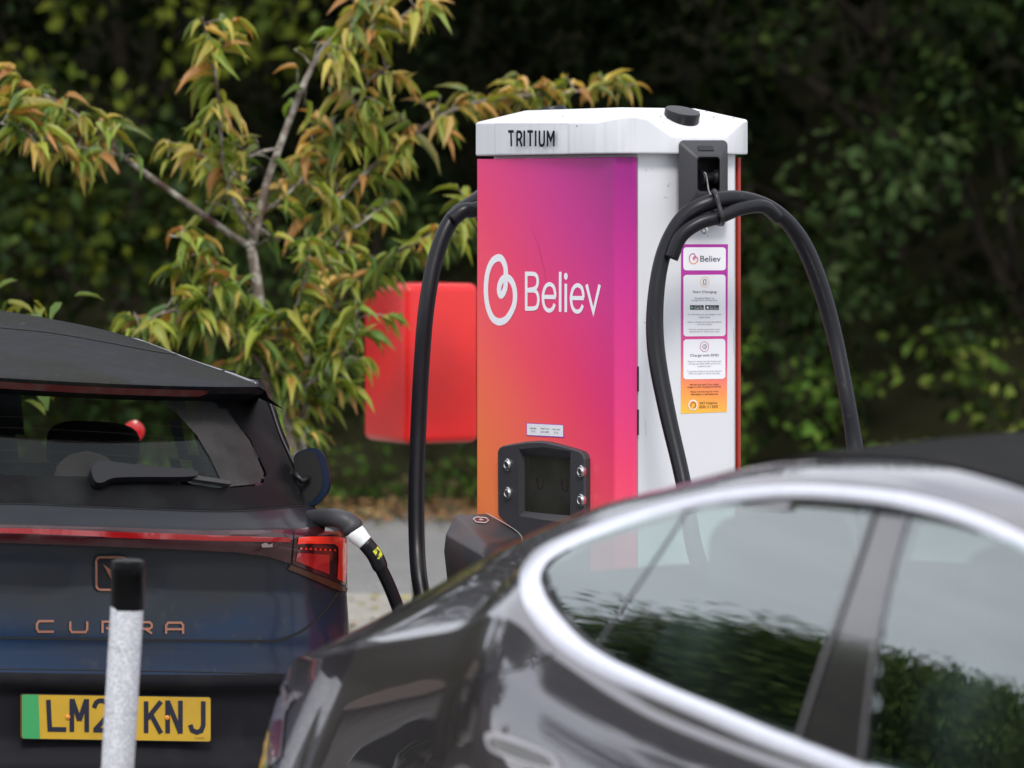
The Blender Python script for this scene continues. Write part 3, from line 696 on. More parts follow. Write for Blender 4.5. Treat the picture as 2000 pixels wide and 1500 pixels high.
# cap
zb = 1.882
half = [(.10, -.022, 1.962), (.02, -.008, 1.972), (-.018, .012, 1.979), (-.022, .055, 1.972), (-.022, .135, 1.925), (-.022, .305, 1.925), (-.014, .365, 1.968), (.004, .395, 1.973)]
far = [(.71 - t, .39 - s, z) for t, s, z in half]      # the cap looks the same from the other end
ring = half[0:] + [(.10, .412, 1.962)] + far + [(.61, -.022, 1.966)]
far2 = [(.71 - t, .39 - s, z) for t, s, z in half]
ring = half + far2
nR = len(ring)
V = [G(t, s, zb) for t, s, z in ring] + [G(t, s, z) for t, s, z in ring]
pl = [(.125, .075, 2.004), (.125, .315, 2.004), (.585, .315, 2.004), (.585, .075, 2.004)]
b0 = len(V); V += [G(*p) for p in pl]
F = [tuple(range(nR - 1, -1, -1))] + [(i, (i + 1) % nR, nR + (i + 1) % nR, nR + i) for i in range(nR)]
u = lambda i: nR + i % nR
A_, B_, C__, D_ = b0, b0 + 1, b0 + 2, b0 + 3
F += [(A_, B_, C__, D_)]
F += [(u(0), u(1), A_), (u(1), u(2), A_), (u(2), u(3), A_), (u(3), u(4), A_), (u(4), u(5), B_, A_), (u(5), u(6), B_), (u(6), u(7), B_), (u(7), u(8), C__, B_),
      (u(8), u(9), C__), (u(9), u(10), C__), (u(10), u(11), C__), (u(11), u(12), C__), (u(12), u(13), D_, C__), (u(13), u(14), D_), (u(14), u(15), D_), (u(15), u(0), A_, D_)]
bm = poly_bm(V, F); cap = from_bm('cap', bevel_bm(bm, .0045, 2, 8), m_capw, ev); smooth_by_angle(cap, 18)
for (ta, sg) in ((.055, 1), (.655, -1)):
    ax = Vector(AV * (-.30 * sg)) + Vector((0, 0, .95)); c = G(ta + .018, .232, 1.985) if sg == 1 else G(.60, .17, 1.993)
    disc_stack('vent_cap', c, ax, [(-.02, .0465), (.010, .047), (.0125, .0455), (.013, .040)], m_blk, ev, 40)
# lettering on the cap
m_ink = mat('navy_ink', (.008, .008, .022), .5, spec=.1)
Fc = Fs(-.022)
strokes('nameplate', [rrect(967, 242, 1110, 300, 1, 1)], .9, Fc, .0004, mat('seam_light', (.45, .45, .46), .5), cap, True)
def L_(px0, px1, lines):   # letter given in unit box
    return [[(px0 + (px1 - px0) * x, 255 + 31 * y + .0 * x) for x, y in ln] for ln in lines]
trit = L_(993, 1004, [[(0, .06), (1, .06)]]) + L_(993, 1004, [[(.5, .0), (.6, 1)]]) \
     + L_(1009, 1021, [[(.15, 1), (.15, .08)]]) + L_(1009, 1020, [[(.1, .07), (.7, .08), (.92, .2), (.95, .36), (.7, .56), (.15, .57)]]) + L_(1009, 1021, [[(.55, .56), (.95, 1)]]) \
     + L_(1025, 1025.01, [[(0, 0), (0, 1)]]) + L_(1031, 1042, [[(0, .06), (1, .06)], [(.5, 0), (.55, 1)]]) + L_(1047.5, 1047.51, [[(0, 0), (0, 1)]]) \
     + L_(1054, 1065, [[(.08, 0), (.08, .7), (.25, .93), (.55, .96), (.85, .88), (.95, .7), (.95, 0)]]) + L_(1070, 1084, [[(.05, 1), (.05, .0)], [(.05, .03), (.5, .62), (.95, .03)], [(.95, 0), (.95, 1)]])
strokes('lettering', trit, 5.6, Fc, .0010, m_ink, cap, xs=1.6)
# front lettering: logo loop and the name
Ff = Fs(0.0); m_vin = mat('white_vinyl', (.82, .82, .86), .35)
lz = lambda x, y: (900 + x / 5.714, 450 + y / 5.714)
logo = [(500, 590), (505, 480), (498, 400), (465, 325), (425, 305), (370, 330), (325, 400), (296, 500), (284, 620), (288, 760), (312, 880), (352, 970), (400, 1012), (452, 1020), (510, 990), (560, 920), (598, 830), (609, 730), (597, 630), (565, 560), (530, 530), (500, 528), (465, 550), (440, 600), (430, 660), (440, 710), (455, 722), (478, 700), (500, 640), (505, 585)]
wid = [44, 42, 46, 70, 88, 78, 54, 44, 42, 44, 56, 78, 90, 92, 82, 66, 52, 44, 46, 60, 72, 70, 56, 46, 40, 40, 40, 40, 38, 34]
lp = rline([lz(*p) for p in logo], 4)
XS = 1.68
wl = [wid[min(i // 4, 28)] + (wid[min(i // 4 + 1, 29)] - wid[min(i // 4, 28)]) * (i % 4) / 4 for i in range(len(lp))]
strokes('logo', [lp], 14.2, Ff, .0008, m_vin, fp, xs=XS)
def ring_poly(a): return [lz(*p) for p in a]
def blines():
    L1 = []
    L1 += [[(733, 460), (733, 895)]]
    L1 += [[(725, 484), (815, 486), (850, 510), (862, 560), (855, 615), (825, 650), (730, 670)]]
    L1 += [[(730, 672), (825, 672), (858, 705), (870, 765), (862, 830), (832, 868), (725, 874)]]
    return L1
ws = 28 / 5.714
strokes('letter', [rline([lz(*p) for p in l], 5) if len(l) > 2 else [lz(*p) for p in l] for l in blines()], 8.2, Ff, .0008, m_vin, fp, xs=XS)
for dx_, dy_ in ((0, 0), (314, 12)):
    e = [(922, 742), (1055, 742), (1054, 690), (1035, 625), (990, 600), (948, 630), (924, 700), (920, 760), (930, 830), (955, 878), (992, 895), (1028, 875), (1052, 822)]
    hb = strokes('letter', [rline([lz(x + dx_, y + dy_) for x, y in e[1:]], 5), [lz(e[0][0] + dx_, e[0][1] + dy_), lz(e[1][0] + dx_ + 8, e[1][1] + dy_ + 2)]], 8.2, Ff, .0008, m_vin, fp, xs=XS)
strokes('letter', [[lz(1112, 462), lz(1112, 908)]], 8.6, Ff, .0008, m_vin, fp, xs=XS)
strokes('letter', [[lz(1175, 595), lz(1175, 912)]], 8.6, Ff, .0008, m_vin, fp, xs=XS)
decal('letter_dot', ell(*lz(1175, 512), 3.7, 6.8), Ff, .0008, m_vin, fp, 4, smooth=False)
strokes('letter', [[lz(1406, 604), lz(1482, 912), lz(1553, 607)]], 8.6, Ff, .0008, m_vin, fp, xs=XS)
# id label
lb = decal('id_label', [(1028.5, 826), (1101.5, 829.5), (1102.5, 855), (1029, 851)], Ff, .0008, mat('label_border', srgb(150, 70, 190), .5), fp, 10, smooth=False)
decal('label_paper', [(1030, 827.2), (1100.6, 830.6), (1100.8, 853), (1030, 849.4)], Ff, .0013, mat('label_white', (.8, .8, .84), .5), lb, 10, smooth=False)
for s_, x0, x1, y in (('Left Socket', 1036, 1049, 834.2), ('Charge Point ID', 1056, 1074, 835.2), ('Right Socket', 1080.5, 1095, 836.8)): text_mesh('label_text', s_, (x0, y, x1, y + 3.4, .05), Ff, .0018, m_ink, lb)
for s_, x0, x1, y in (('ID: A', 1039, 1046, 840.5), ('GB-LCL-40970', 1057, 1073, 841.4), ('ID: B', 1084, 1091, 843.2)): text_mesh('label_text', s_, (x0, y, x1, y + 3.4, .05), Ff, .0018, mat('grey_ink', (.12, .12, .14), .5), lb)
# scratch
strokes('scratch', [rline([(1040, 450), (1052, 480), (1059, 510), (1064, 530), (1066, 548)], 4)], .35, Ff, .0003, mat('scratch', srgb(120, 30, 80), .7), fp)
# specks and an insect on the cap, scuffs on the side
cs = Surf([v.co for v in cap.data.vertices], [tuple(p.vertices) for p in cap.data.polygons]); cs.guess = 11.7
m_sp_ = mat('dirt_speck', (.02, .018, .015), .8)
for x, y, r_ in ((1290, 228, 1.3), (1303.5, 231, 1.5), (1380, 218.5, 1.2), (1394, 229, 1.4), (1433, 230.5, 1.3), (1334, 264, 1.0), (1047, 221, 1.0), (1090, 234, .8), (1386, 224, .8), (1127, 246, 1.4)):
    decal('speck', ell(x, y, r_, r_ * .8, 8), cs, .0006, m_sp_, cap, 4, smooth=False)
m_scf = mat('scuff', (.36, .36, .38), .8)
for x0, y0, x1, y1, ww in ((1260, 331, 1263, 334, 1.0), (1302, 365, 1309, 357, .7), (1303, 361, 1306, 366, .6), (1296, 385, 1303, 386, 1.0), (1272, 329, 1275, 330, .6), (1275, 640, 1277, 655, .5), (1432, 640, 1433, 690, .6), (1260, 820, 1262, 850, .5)):
    strokes('scuff', [[(x0, y0), ((x0 + x1) / 2 + .4, (y0 + y1) / 2), (x1, y1)]], ww, Ss(.012), .0006, m_scf, cab)
# ---- instruction sticker on the white side
Sx = Ss(.012)
m_sg = grad_mat('sticker_gradient', G(0, 0, 0), BV_, (.12, .88, 0.0), .36, SL(1375, 808, 0)[1], SL(1375, 477, 0)[1],
    [(0, (250, 214, 30)), (.14, (250, 190, 70)), (.26, (248, 150, 86)), (.42, (226, 84, 140)), (.62, (205, 62, 160)), (.9, (176, 52, 160)), (1, (170, 50, 158))])
st = decal('instruction_sticker', [(1330, 477), (1421.5, 477), (1419.5, 804.5), (1329.5, 808)], Sx, .0008, m_sg, ev, 12, smooth=False)
m_pp = mat('sticker_white', (.84, .84, .88), .4)
for (x0, y0, x1, y1, sl) in ((1334, 483, 1417, 528, 0), (1334.2, 537, 1416.5, 657, -.008), (1334.2, 663, 1416, 741, -.015)): decal('text_box', rrect(x0, y0, x1, y1, 6, 4, sl), Sx, .0014, m_pp, st, 12, smooth=False)
nv = mat('navy_text', (.02, .02, .06), .5); gy = mat('grey_text', (.16, .16, .2), .5); og = mat('orange_ring', srgb(240, 190, 120), .5); pk = mat('pink_ring', srgb(200, 80, 130), .5); dk = mat('brown_text', (.06, .02, .01), .5)
g2 = grad_mat('loop_gradient', G(0, 0, 0), BV_, (.1, .9, 0), .36, SL(1375, 516, 0)[1], SL(1375, 494, 0)[1], [(0, (246, 180, 90)), (.5, (226, 84, 120)), (1, (160, 50, 150))])
mn = min(p[0] for p in logo); mxx = max(p[0] for p in logo); mny = min(p[1] for p in logo); mxy = max(p[1] for p in logo)
strokes('loop_logo', [rline([(1345.5 + (p[0] - mn) / (mxx - mn) * 16.5, 495.5 + (p[1] - mny) / (mxy - mny) * 19.5) for p in logo], 3)], 1.7, Sx, .0020, g2, st)
tx = lambda s_, x0, x1, y, h, m_, sl=0, b=0: text_mesh('sticker_text', s_, (x0, y, x1, y + h, sl), Sx, .0022, m_, st, b)
tx('Believ', 1367, 1406.5, 499.5, 11.5, nv)
strokes('icon_ring', [ell(1375.4, 550.5, 8.3, 9.6, 24)], .9, Sx, .0020, og, st, True)
strokes('phone_icon', [rrect(1373, 546.2, 1378, 555.2, .8, 2)], 1.0, Sx, .0020, nv, st, True)
tx('Start Charging', 1352.6, 1398.5, 567.5, 6.2, nv)
tx('Download "Believ" on', 1356.5, 1394, 580.5, 3.6, gy); tx('Google Play or the App Store', 1350.3, 1400, 585.2, 3.6, gy)
for x0, x1, s1, s2 in ((1347, 1373.6, 'GET IT ON', 'Google Play'), (1376.6, 1403.3, 'Download on the', 'App Store')):
    decal('badge', [(x0, 596), (x1, 596), (x1, 604.8), (x0, 604.8)], Sx, .0020, mat('badge_black', (.006, .006, .015), .4), st, 10, smooth=False)
    text_mesh('sticker_text', s2, (x0 + 8, 600, x1 - 1.5, 603.8, 0), Sx, .0026, m_pp, st, .01); text_mesh('sticker_text', s1, (x0 + 8, 597.3, x1 - 5, 598.8, 0), Sx, .0026, m_pp, st)
decal('play_icon', [(1349, 597.8), (1354, 600.4), (1349, 603)], Sx, .0026, mat('play_green', srgb(120, 200, 160), .5), st, 5, smooth=False)
decal('store_icon', ell(1381, 600.8, 2.1, 2.6, 12), Sx, .0026, m_pp, st, 5, smooth=False)
tx('Or visit believ.com and navigate to the', 1342.8, 1408, 612.8, 3.6, gy, -.004); tx('"Driver Portal"', 1363.5, 1386.5, 617.6, 3.6, gy)
tx('Select a charger and enter your details', 1342, 1408, 627.4, 3.6, gy, -.004); tx('to start a charge', 1361, 1389, 632, 3.6, gy)
tx('Stop the charge at any point on the', 1344.8, 1405.5, 641.8, 3.6, gy, -.006); tx('app/website to release your cable.', 1345.5, 1405, 646.4, 3.6, gy, -.006)
strokes('icon_ring', [ell(1375, 677, 8.3, 9.6, 24)], .9, Sx, .0020, pk, st, True)
strokes('tap_icon', [ell(1375.4, 677, 3.6, 4.3, 16)], .8, Sx, .0020, nv, st, True); strokes('tap_icon', [[(1374.5, 675), (1375.6, 677), (1374.5, 679)], [(1376, 674), (1377.4, 677), (1376, 680)]], .5, Sx, .0020, gy, st)
tx('Charge with RFID', 1347, 1403, 691.5, 6.6, nv, -.01)
tx('Plug your vehicle into the charge point', 1342.5, 1408, 704.6, 3.6, gy, -.012); tx('and tap your Believ RFID card on the', 1344, 1406, 709.3, 3.6, gy, -.012); tx('symbol to start.', 1362, 1388, 714, 3.6, gy, -.012)
tx('To stop the charge at any point, tap your', 1341, 1409, 723.7, 3.6, gy, -.012); tx('RFID card again to release the cable.', 1344.5, 1405.5, 728.3, 3.6, gy, -.012)
tx('Idle fees may apply if you remain', 1346.5, 1403, 749.5, 3.8, dk, -.016, .008); tx('plugged in after charging has finished.', 1342, 1408, 754.2, 3.8, dk, -.016, .008)
tx('Please check the app for more', 1348, 1402, 763.5, 3.8, dk, -.018, .008); tx('information or visit believ.com', 1348.5, 1401.5, 768, 3.8, dk, -.018, .008)
decal('help_icon', ell(1352.8, 791, 9.2, 10.6, 24), Sx, .0018, m_pp, st, 8, smooth=False); decal('help_icon', ell(1352.8, 791, 7.2, 8.4, 24), Sx, .0023, m_sg, st, 8, smooth=False)
strokes('help_icon', [rline([(1348.5, 794), (1348.6, 789), (1352.5, 785.5), (1357, 789), (1357.3, 794), (1353.5, 796)], 4)], 1.1, Sx, .0028, dk, st)
tx('24/7 Helpline', 1365.3, 1400, 785, 5.6, dk, -.02, .005); tx('0330 111 5335', 1365.3, 1401, 791.8, 5.4, dk, -.02, .005)
disc_stack('screw', G(.012, *SL(1375.5, 449.5, .012)), -AV, [(0, .0105), (.002, .0105), (.0025, .0055), (.0012, .005), (.001, .001)], m_steel, ev, 24)
# ---- cable hook on the side (black housing, opening with a roller)
def SP(x, y, t): return Ss(t).hit(x, y)[0]
rings = [(-.010, rrect(1325.5, 273.5, 1421.5, 434, 10)), (-.026, rrect(1326, 274, 1421, 433.5, 10)), (-.030, rrect(1329, 277, 1419, 431, 9)), (-.066, rrect(1358, 302, 1409, 384, 8)), (-.068, rrect(1361, 306, 1406, 378, 7)), (-.058, rrect(1363, 309, 1404.5, 374, 6)), (.006, rrect(1363.5, 310, 1404, 372, 6))]
base_off = [0, 0, 0, 0, 0, 0, 0]
V = []; F = []
for t, rg in rings: V += [SP(x, y, t) for x, y in rg]
nn_ = len(rings[0][1])
for i in range(len(rings) - 1):
    for k in range(nn_): F.append((i * nn_ + k, i * nn_ + (k + 1) % nn_, (i + 1) * nn_ + (k + 1) % nn_, (i + 1) * nn_ + k))
F.append(tuple((len(rings) - 1) * nn_ + k for k in range(nn_)))
bm = poly_bm(V, F); bmesh.ops.recalc_face_normals(bm, faces=bm.faces); hk = from_bm('cable_hook', bm, m_dark, ev, True); smooth_by_angle(hk, 28)
sh_ = AV * .0
c0 = SP(1369, 347, -.034); c1 = SP(1397, 345, -.034)
disc_stack('roller', c0, c1 - c0, [(-.004, .020), (.004, .020), (.010, .0135), ((c1 - c0).length * .5, .0115), ((c1 - c0).length - .010, .0135), ((c1 - c0).length - .004, .020), ((c1 - c0).length + .004, .020)], mat('gloss_black', (.012, .012, .014), .22), hk)
decal('slot', rrect(1366, 289, 1396, 298.5, 1.5, 2), Surf(plane=(G(-.047, 0, 0), -AV)), .0, m_blk, hk, 6, smooth=False) if False else None
V_, F_ = [], []
sl_ = [SP(x, y, t_) for x, y, t_ in ((1363, 284.5, -.045), (1391, 284.5, -.045), (1396, 293.5, -.058), (1365, 293.5, -.058))]
mesh('slot', sl_, [(0, 1, 2, 3)], m_blk, hk)
# ---- screen console on the front
z5 = lambda x, y: (780 + x / 3.41, 780 + y / 3.41)
cons = [(687, 345), (697, 322), (720, 308), (800, 292), (880, 279), (950, 275), (1010, 280), (1090, 300), (1180, 325), (1240, 345), (1262, 365), (1272, 395), (1272, 1300), (850, 1300), (842, 1000), (835, 905), (822, 888), (700, 785), (690, 765)]
cons = [z5(*p) for p in cons]
lo = [Fs(0).hit(*p)[0] for p in cons]; cen = sum(lo, Vector()) / len(lo)
hi = [p - BV_ * .014 for p in lo]; ins = [p + (cen - p).normalized() * .005 - BV_ * .018 for p in lo]
nC = len(lo); op = [z5(*p) for p in ((795, 330), (960, 318), (1140, 345), (1138, 815), (1040, 812), (930, 798), (795, 775))]
rec = [z5(*p) for p in ((836, 378), (960, 378), (1137, 392), (1137, 772), (1050, 765), (950, 756), (836, 742))]
SF = Surf(plane=(G(0, -.018, 0), -BV_))
# face plate with the window cut out
hiF = [SF.hit(*(CX + (q.x) * FPX / q.y, CY + (CAMZ - q.z) * FPX / q.y))[0] for q in ins]
pf = lambda q: (CX + q.x * FPX / q.y, CY + (CAMZ - q.z) * FPX / q.y)
V2, F2 = fill2d([pf(q) for q in ins], 14, holes=[op])
V = [SF.hit(x, y)[0] for x, y in V2]; F = list(F2)
b = len(V); V += hi + lo; bi_ = b
inn = len(V); V += ins
for i in range(nC):
    j = (i + 1) % nC; F += [(bi_ + i, bi_ + j, inn + j, inn + i), (bi_ + nC + i, bi_ + nC + j, bi_ + j, bi_ + i)]
# recess walls down to the screen
o_ = len(V); V += [SF.hit(*p)[0] for p in op]; SR = Surf(plane=(G(0, .0, 0), -BV_)); r0_ = len(V); V += [SR.hit(*p)[0] for p in rec]
for i in range(len(op)): j = (i + 1) % len(op); F.append((o_ + i, o_ + j, r0_ + j, r0_ + i))
bm = poly_bm(V, F); bmesh.ops.remove_doubles(bm, verts=bm.verts, dist=.0004); bmesh.ops.recalc_face_normals(bm, faces=bm.faces)
m_cons = speckle(m_dark.copy(), (.5, .5, .47), 70, .055, .6)
con = from_bm('screen_console', bm, m_cons, ev)
m_scr = speckle(noise_col(mat('dead_screen', (.020, .021, .016), .12, spec=.6), (.045, .045, .035), 5, .4, .8), (.35, .35, .28), 120, .06, .55)
scn = decal('screen', rec, Surf(plane=(G(0, -.0012, 0), -BV_)), .0, m_scr, con, 12, smooth=False)
m_gh = mat('screen_ghost', (.030, .012, .010), .4)
zz6 = lambda x, y: (960 + x / 6, 790 + y / 6)
for cx_, cy_ in ((570, 915), (860, 945)):
    arc = [zz6(cx_ + 34 * math.sin(a), cy_ - 75 * math.cos(a)) for a in [R(q) for q in range(20, 300, 14)]]
    strokes('screen_icon', [arc], 1.1, Surf(plane=(G(0, -.0012, 0), -BV_)), .0008, m_gh, scn)
    decal('screen_icon', [zz6(cx_ - 50, cy_ - 28), zz6(cx_ - 36, cy_ - 78), zz6(cx_ - 18, cy_ - 26)], Surf(plane=(G(0, -.0012, 0), -BV_)), .001, m_gh, scn, 4, smooth=False)
for x, y in ((992.2, 907.5), (992.8, 963), (1135.8, 921), (1135.8, 977)):
    c = SF.hit(x, y)[0]
    bt = disc_stack('button', c, -BV_, [(-.004, .0165), (.003, .0165), (.005, .0145), (.0045, .0125), (.007, .0115), (.008, .009), (.0065, .0075), (.0065, .0005)], m_steel, con, 28)
# ---- connector holster, a faceted box standing out of the front
def FPt(x, y, s): return Fs(s).hit(*z5(x, y))[0]
a0 = FPt(575, 757, -.004); d0 = FPt(832, 905, -.004); d1 = FPt(842, 1010, -.004)
A1 = FPt(370, 765, -.10); C1 = FPt(590, 965, -.15); E1 = FPt(306, 890, -.16); F1 = FPt(556, 1035, -.20); G1 = FPt(292, 1010, -.17); H1 = FPt(322, 1280, -.15); I1 = FPt(560, 1300, -.19); J1 = FPt(850, 1300, -.004)
a0b = FPt(575, 1300, -.004); A1b = FPt(420, 1280, -.08)
bm = poly_bm([a0, d0, d1, A1, C1, E1, F1, G1, H1, I1, J1, a0b, A1b], [(0, 1, 4, 3), (3, 4, 6, 5), (5, 6, 9, 8, 7), (4, 1, 2), (4, 2, 10, 9, 6), (9, 10, 11, 12, 8), (0, 3, 12, 11), (3, 5, 7, 8, 12)])
m_hol = noise_col(m_cons.copy(), (.13, .045, .03), 5, .42, .75)  # red-brown noise paints in the orange reflection on the holster
bmesh.ops.triangulate(bm, faces=[f for f in bm.faces if len(f.verts) > 3])
hol = from_bm('connector_holster', bevel_bm(bm, .008, 3, 18), m_hol, ev); smooth_by_angle(hol, 30)
hp = Surf(plane=(A1, (C1 - A1).cross(a0 - A1).normalized()))
m_badge = mat('holster_badge', srgb(90, 40, 40), .5)
hx = [z5(*p) for p in ((492, 803), (512, 790), (575, 795), (593, 813), (572, 829), (510, 824))]
decal('holster_badge', hx, hp, .0020, m_badge, hol, 6, smooth=False); strokes('holster_badge', [hx], .9, hp, .0032, m_vin, hol, True)
strokes('holster_badge', [[z5(530, 808), z5(545, 803), z5(542, 813), z5(558, 808)]], .8, hp, .0032, m_vin, hol)
sm = [z5(*p) for p in ((572, 757), (700, 818), (770, 862), (808, 900), (820, 935), (824, 1000))]
V = []; 
strokes('holster_trim', [rline([z5(*p) for p in ((690, 782), (760, 835), (828, 893), (840, 920), (845, 1000))], 5)], 1.2, Surf(plane=(G(0, -.004, 0), -BV_)), .002, m_vin, con)
strokes('holster_trim', [rline([z5(*p) for p in ((576, 757), (640, 790), (740, 848), (800, 895), (818, 930), (822, 1000))], 5)], 1.0, Surf(plane=(G(0, -.03, 0), -BV_)), .0, m_vin, hol)

# ------------------------------------------------------------------ cables
cb = thing('charging_cable', 'thick black charging cable looped over the hook on the white side of the charger', 'cable', W(1500, 1700, 11.5)); cb.location.z = 0
P = [W(*p) for p in ((1420, 1700, 11.15), (1380, 1200, 11.2), (1352, 1050, 11.3), (1334, 940, 11.36), (1302, 800, 11.42), (1281, 680, 11.46), (1281, 580, 11.48), (1298, 490, 11.5), (1336, 425, 11.51), (1390, 395, 11.52), (1450, 389, 11.56), (1510, 410, 11.60), (1560, 462, 11.64), (1598, 545, 11.66), (1630, 655, 11.66), (1655, 780, 11.62), (1672, 890, 11.6), (1690, 1060, 11.5), (1700, 1300, 11.4), (1690, 1650, 11.3))]
Q = catmull(P, 8); tube('cable', Q, [.0215 + .0015 * math.sin(i * .2) for i in range(len(Q))], m_rub, cb, 16)
P = [W(*p) for p in ((1311, 505, 11.475), (1330, 462, 11.478), (1365, 436, 11.485), (1405, 424, 11.50), (1445, 408, 11.53), (1490, 403, 11.57), (1520, 425, 11.60))]
Q = catmull(P, 8); tube('cable_sleeve', Q, [.018] * len(Q), m_rub, cb, 14, 'shorter strand strapped under the main loop')
tie = catmull([SP(1374, 337, -.045), SP(1378, 339, -.052), SP(1381, 352, -.054), SP(1384, 371, -.072), W(1388, 380, 11.50)], 6); tube('tie_cord', tie, .0022, mat('cord_grey', (.25, .25, .25), .5), cb, 8)
tp = [W(1394, 372, 11.52), W(1398, 378, 11.485), W(1404, 400, 11.475), W(1410, 425, 11.47), W(1410, 438, 11.50), W(1396, 430, 11.53), W(1390, 390, 11.545), W(1394, 372, 11.52)]
tube('strap', catmull(tp, 5), .0058, mat('strap_black', (.012, .012, .014), .35), cb, 8)
cb2 = thing('charging_cable', 'long black charging cable hanging left of the charger with its plug in the blue car', 'cable', W(830, 1550, 12.3)); cb2.location.z = 0
P = [G(.69, .2, 1.70), W(975, 372, 12.45), W(925, 396, 12.4), (W(882, 430, 12.36)), W(852, 500, 12.33), W(833, 600, 12.3), W(823, 720, 12.3), W(817, 840, 12.3), W(813, 960, 12.28), W(814, 1060, 12.25), W(819, 1130, 12.2), W(832, 1200, 12.15), W(850, 1300, 12.0), W(862, 1460, 11.9)]
P = [Vector(p) for p in P] + [Vector((-.20, 11.9, .05)), Vector((-.25, 11.75, .03)), Vector((-.33, 11.65, .06)), W(806, 1420, 11.6), W(800, 1320, 11.58), W(788, 1225, 11.55), W(778, 1190, 11.52), W(761, 1146, 11.48), W(742, 1106, 11.44), W(731, 1083, 11.43)]
Q = catmull(P, 8); n_ = len(Q); tube('cable', Q, [.0225 if i < n_ * .62 else .0165 for i in range(n_)], m_rub, cb2, 16)
P = [W(882, 430, 12.345), W(905, 412, 12.35), W(925, 410, 12.36), W(960, 400, 12.37)]; tube('cable_sleeve', catmull(P, 6), .0215, m_rub, cb2, 14)
sl = catmull([W(744, 1110, 11.44), W(731, 1083, 11.43), W(711, 1058, 11.42)], 6)
tube('strain_relief', sl, [.0185, .020] + [.0205] * (len(sl) - 2), m_blk, cb2, 18)
lab = catmull([W(736, 1094, 11.435), W(731, 1083, 11.43), W(724, 1073, 11.425)], 5)
m_yl = noise_col(mat('yellow_label', srgb(205, 205, 50), .5), (.02, .02, .02), 110, .5, .54)
Vt, Ft = tube_geo(lab, .0211, 24); Ft = [f for f in Ft if len(f) == 4 and (Vt[f[0]] + Vt[f[2]] - lab[f[0] // 24] - lab[min(len(lab) - 1, f[0] // 24 + 1)]).normalized().dot(Vector((.5, -.8, .3)).normalized()) > .86]
mesh('warning_label', *sub(Vt, Ft), m_yl, cb2, True)
tube('white_collar', catmull([W(713, 1060, 11.42), W(703, 1050, 11.42), W(690, 1036, 11.42)], 4), [.0215, .0215, .022, .023, .024, .025, .0255, .0255, .0255], mat('collar_white', (.8, .82, .82), .4), cb2, 18)
hp_ = catmull([W(693, 1039, 11.42), W(683, 1025, 11.42), W(668, 1015, 11.42), W(650, 1011, 11.44), W(620, 1012, 11.5), W(590, 1018, 11.55)], 5)
tube('plug', hp_, [.020, .026, .029, .030, .030, .029, .028, .027, .026, .025] + [.024] * (len(hp_) - 10), m_dark, cb2, 18)

# ------------------------------------------------------------------ dark blue hatchback (local: u right, v forward, z up; rear centre on the ground)
th, ph = R(28), R(3.44)
hR0 = Vector((math.cos(th), math.sin(th), 0)); hF = Vector((-math.sin(th), math.cos(th), 0)); hZ0 = Vector((0, 0, 1))
hR = hR0 * math.cos(ph) - hZ0 * math.sin(ph); hU = hZ0 * math.cos(ph) + hR0 * math.sin(ph)
hO = W(228, 1400, 11.0) - hU * .5
def HL(u, v, z): return hO + hR * u + hF * v + hU * z
m_navy = noise_col(noise_col(mat('navy_paint', (.003, .016, .046), .30, .0, coat=.3, coat_rough=.12, spec=.15), (.010, .013, .017), 3.0, .36, .72, stretch=(1, 1, 2), rough2=.5), (.035, .037, .038), 26, .6, .95)
m_navy = speckle(m_navy, (.4, .4, .38), 22, .045, .63)
def dust_band(m, col, z0, z1, amt):
    t = m.node_tree; b = bsdf(m); g = N(t, 'ShaderNodeNewGeometry'); sx = N(t, 'ShaderNodeSeparateXYZ'); nz_ = N(t, 'ShaderNodeTexNoise'); nz_.inputs['Scale'].default_value = 7; nz_.inputs['Detail'].default_value = 6
    ad = N(t, 'ShaderNodeMath', operation='MULTIPLY_ADD'); ad.inputs[1].default_value = .16; mr = N(t, 'ShaderNodeMapRange'); mr.inputs['From Min'].default_value = z0 + .08; mr.inputs['From Max'].default_value = z1 + .08; mr.inputs['To Max'].default_value = amt; mx = N(t, 'ShaderNodeMix', data_type='RGBA')
    k = t.links.new; k(g.outputs['Position'], sx.inputs[0]); k(g.outputs['Position'], nz_.inputs['Vector']); k(nz_.outputs['Fac'], ad.inputs[0]); k(sx.outputs['Z'], ad.inputs[2]); k(ad.outputs[0], mr.inputs['Value']); k(mr.outputs[0], mx.inputs['Factor'])
    k(b.inputs['Base Color'].links[0].from_socket, mx.inputs['A']); mx.inputs['B'].default_value = tuple(col) + (1,); k(mx.outputs['Result'], b.inputs['Base Color']); return m
m_navy = dust_band(m_navy, (.014, .015, .016), .70, .80, .85)
m_roofp = noise_col(noise_col(mat('dusty_roof_paint', (.007, .008, .012), .42, .0, coat=.0, coat_rough=.3, spec=.06), (.019, .020, .013), 5, .4, .7, rough2=.6), (.034, .033, .022), 45, .55, .85)
m_roofp = speckle(m_roofp, (.45, .45, .42), 30, .05, .6)
m_gblk = noise_col(mat('gloss_black_panel', (.006, .006, .007), .42, spec=.08), (.016, .018, .017), 7, .45, .8, rough2=.4)
m_bump = add_bump(noise_col(mat('bumper_plastic', (.011, .011, .014), .55, spec=.1), (.020, .020, .022), 8, .5, .8), 700, .3, .001)
m_gap = mat('shut_line', (.003, .003, .003), .8)
m_inn = mat('cabin_lining', (.006, .006, .007), .9)
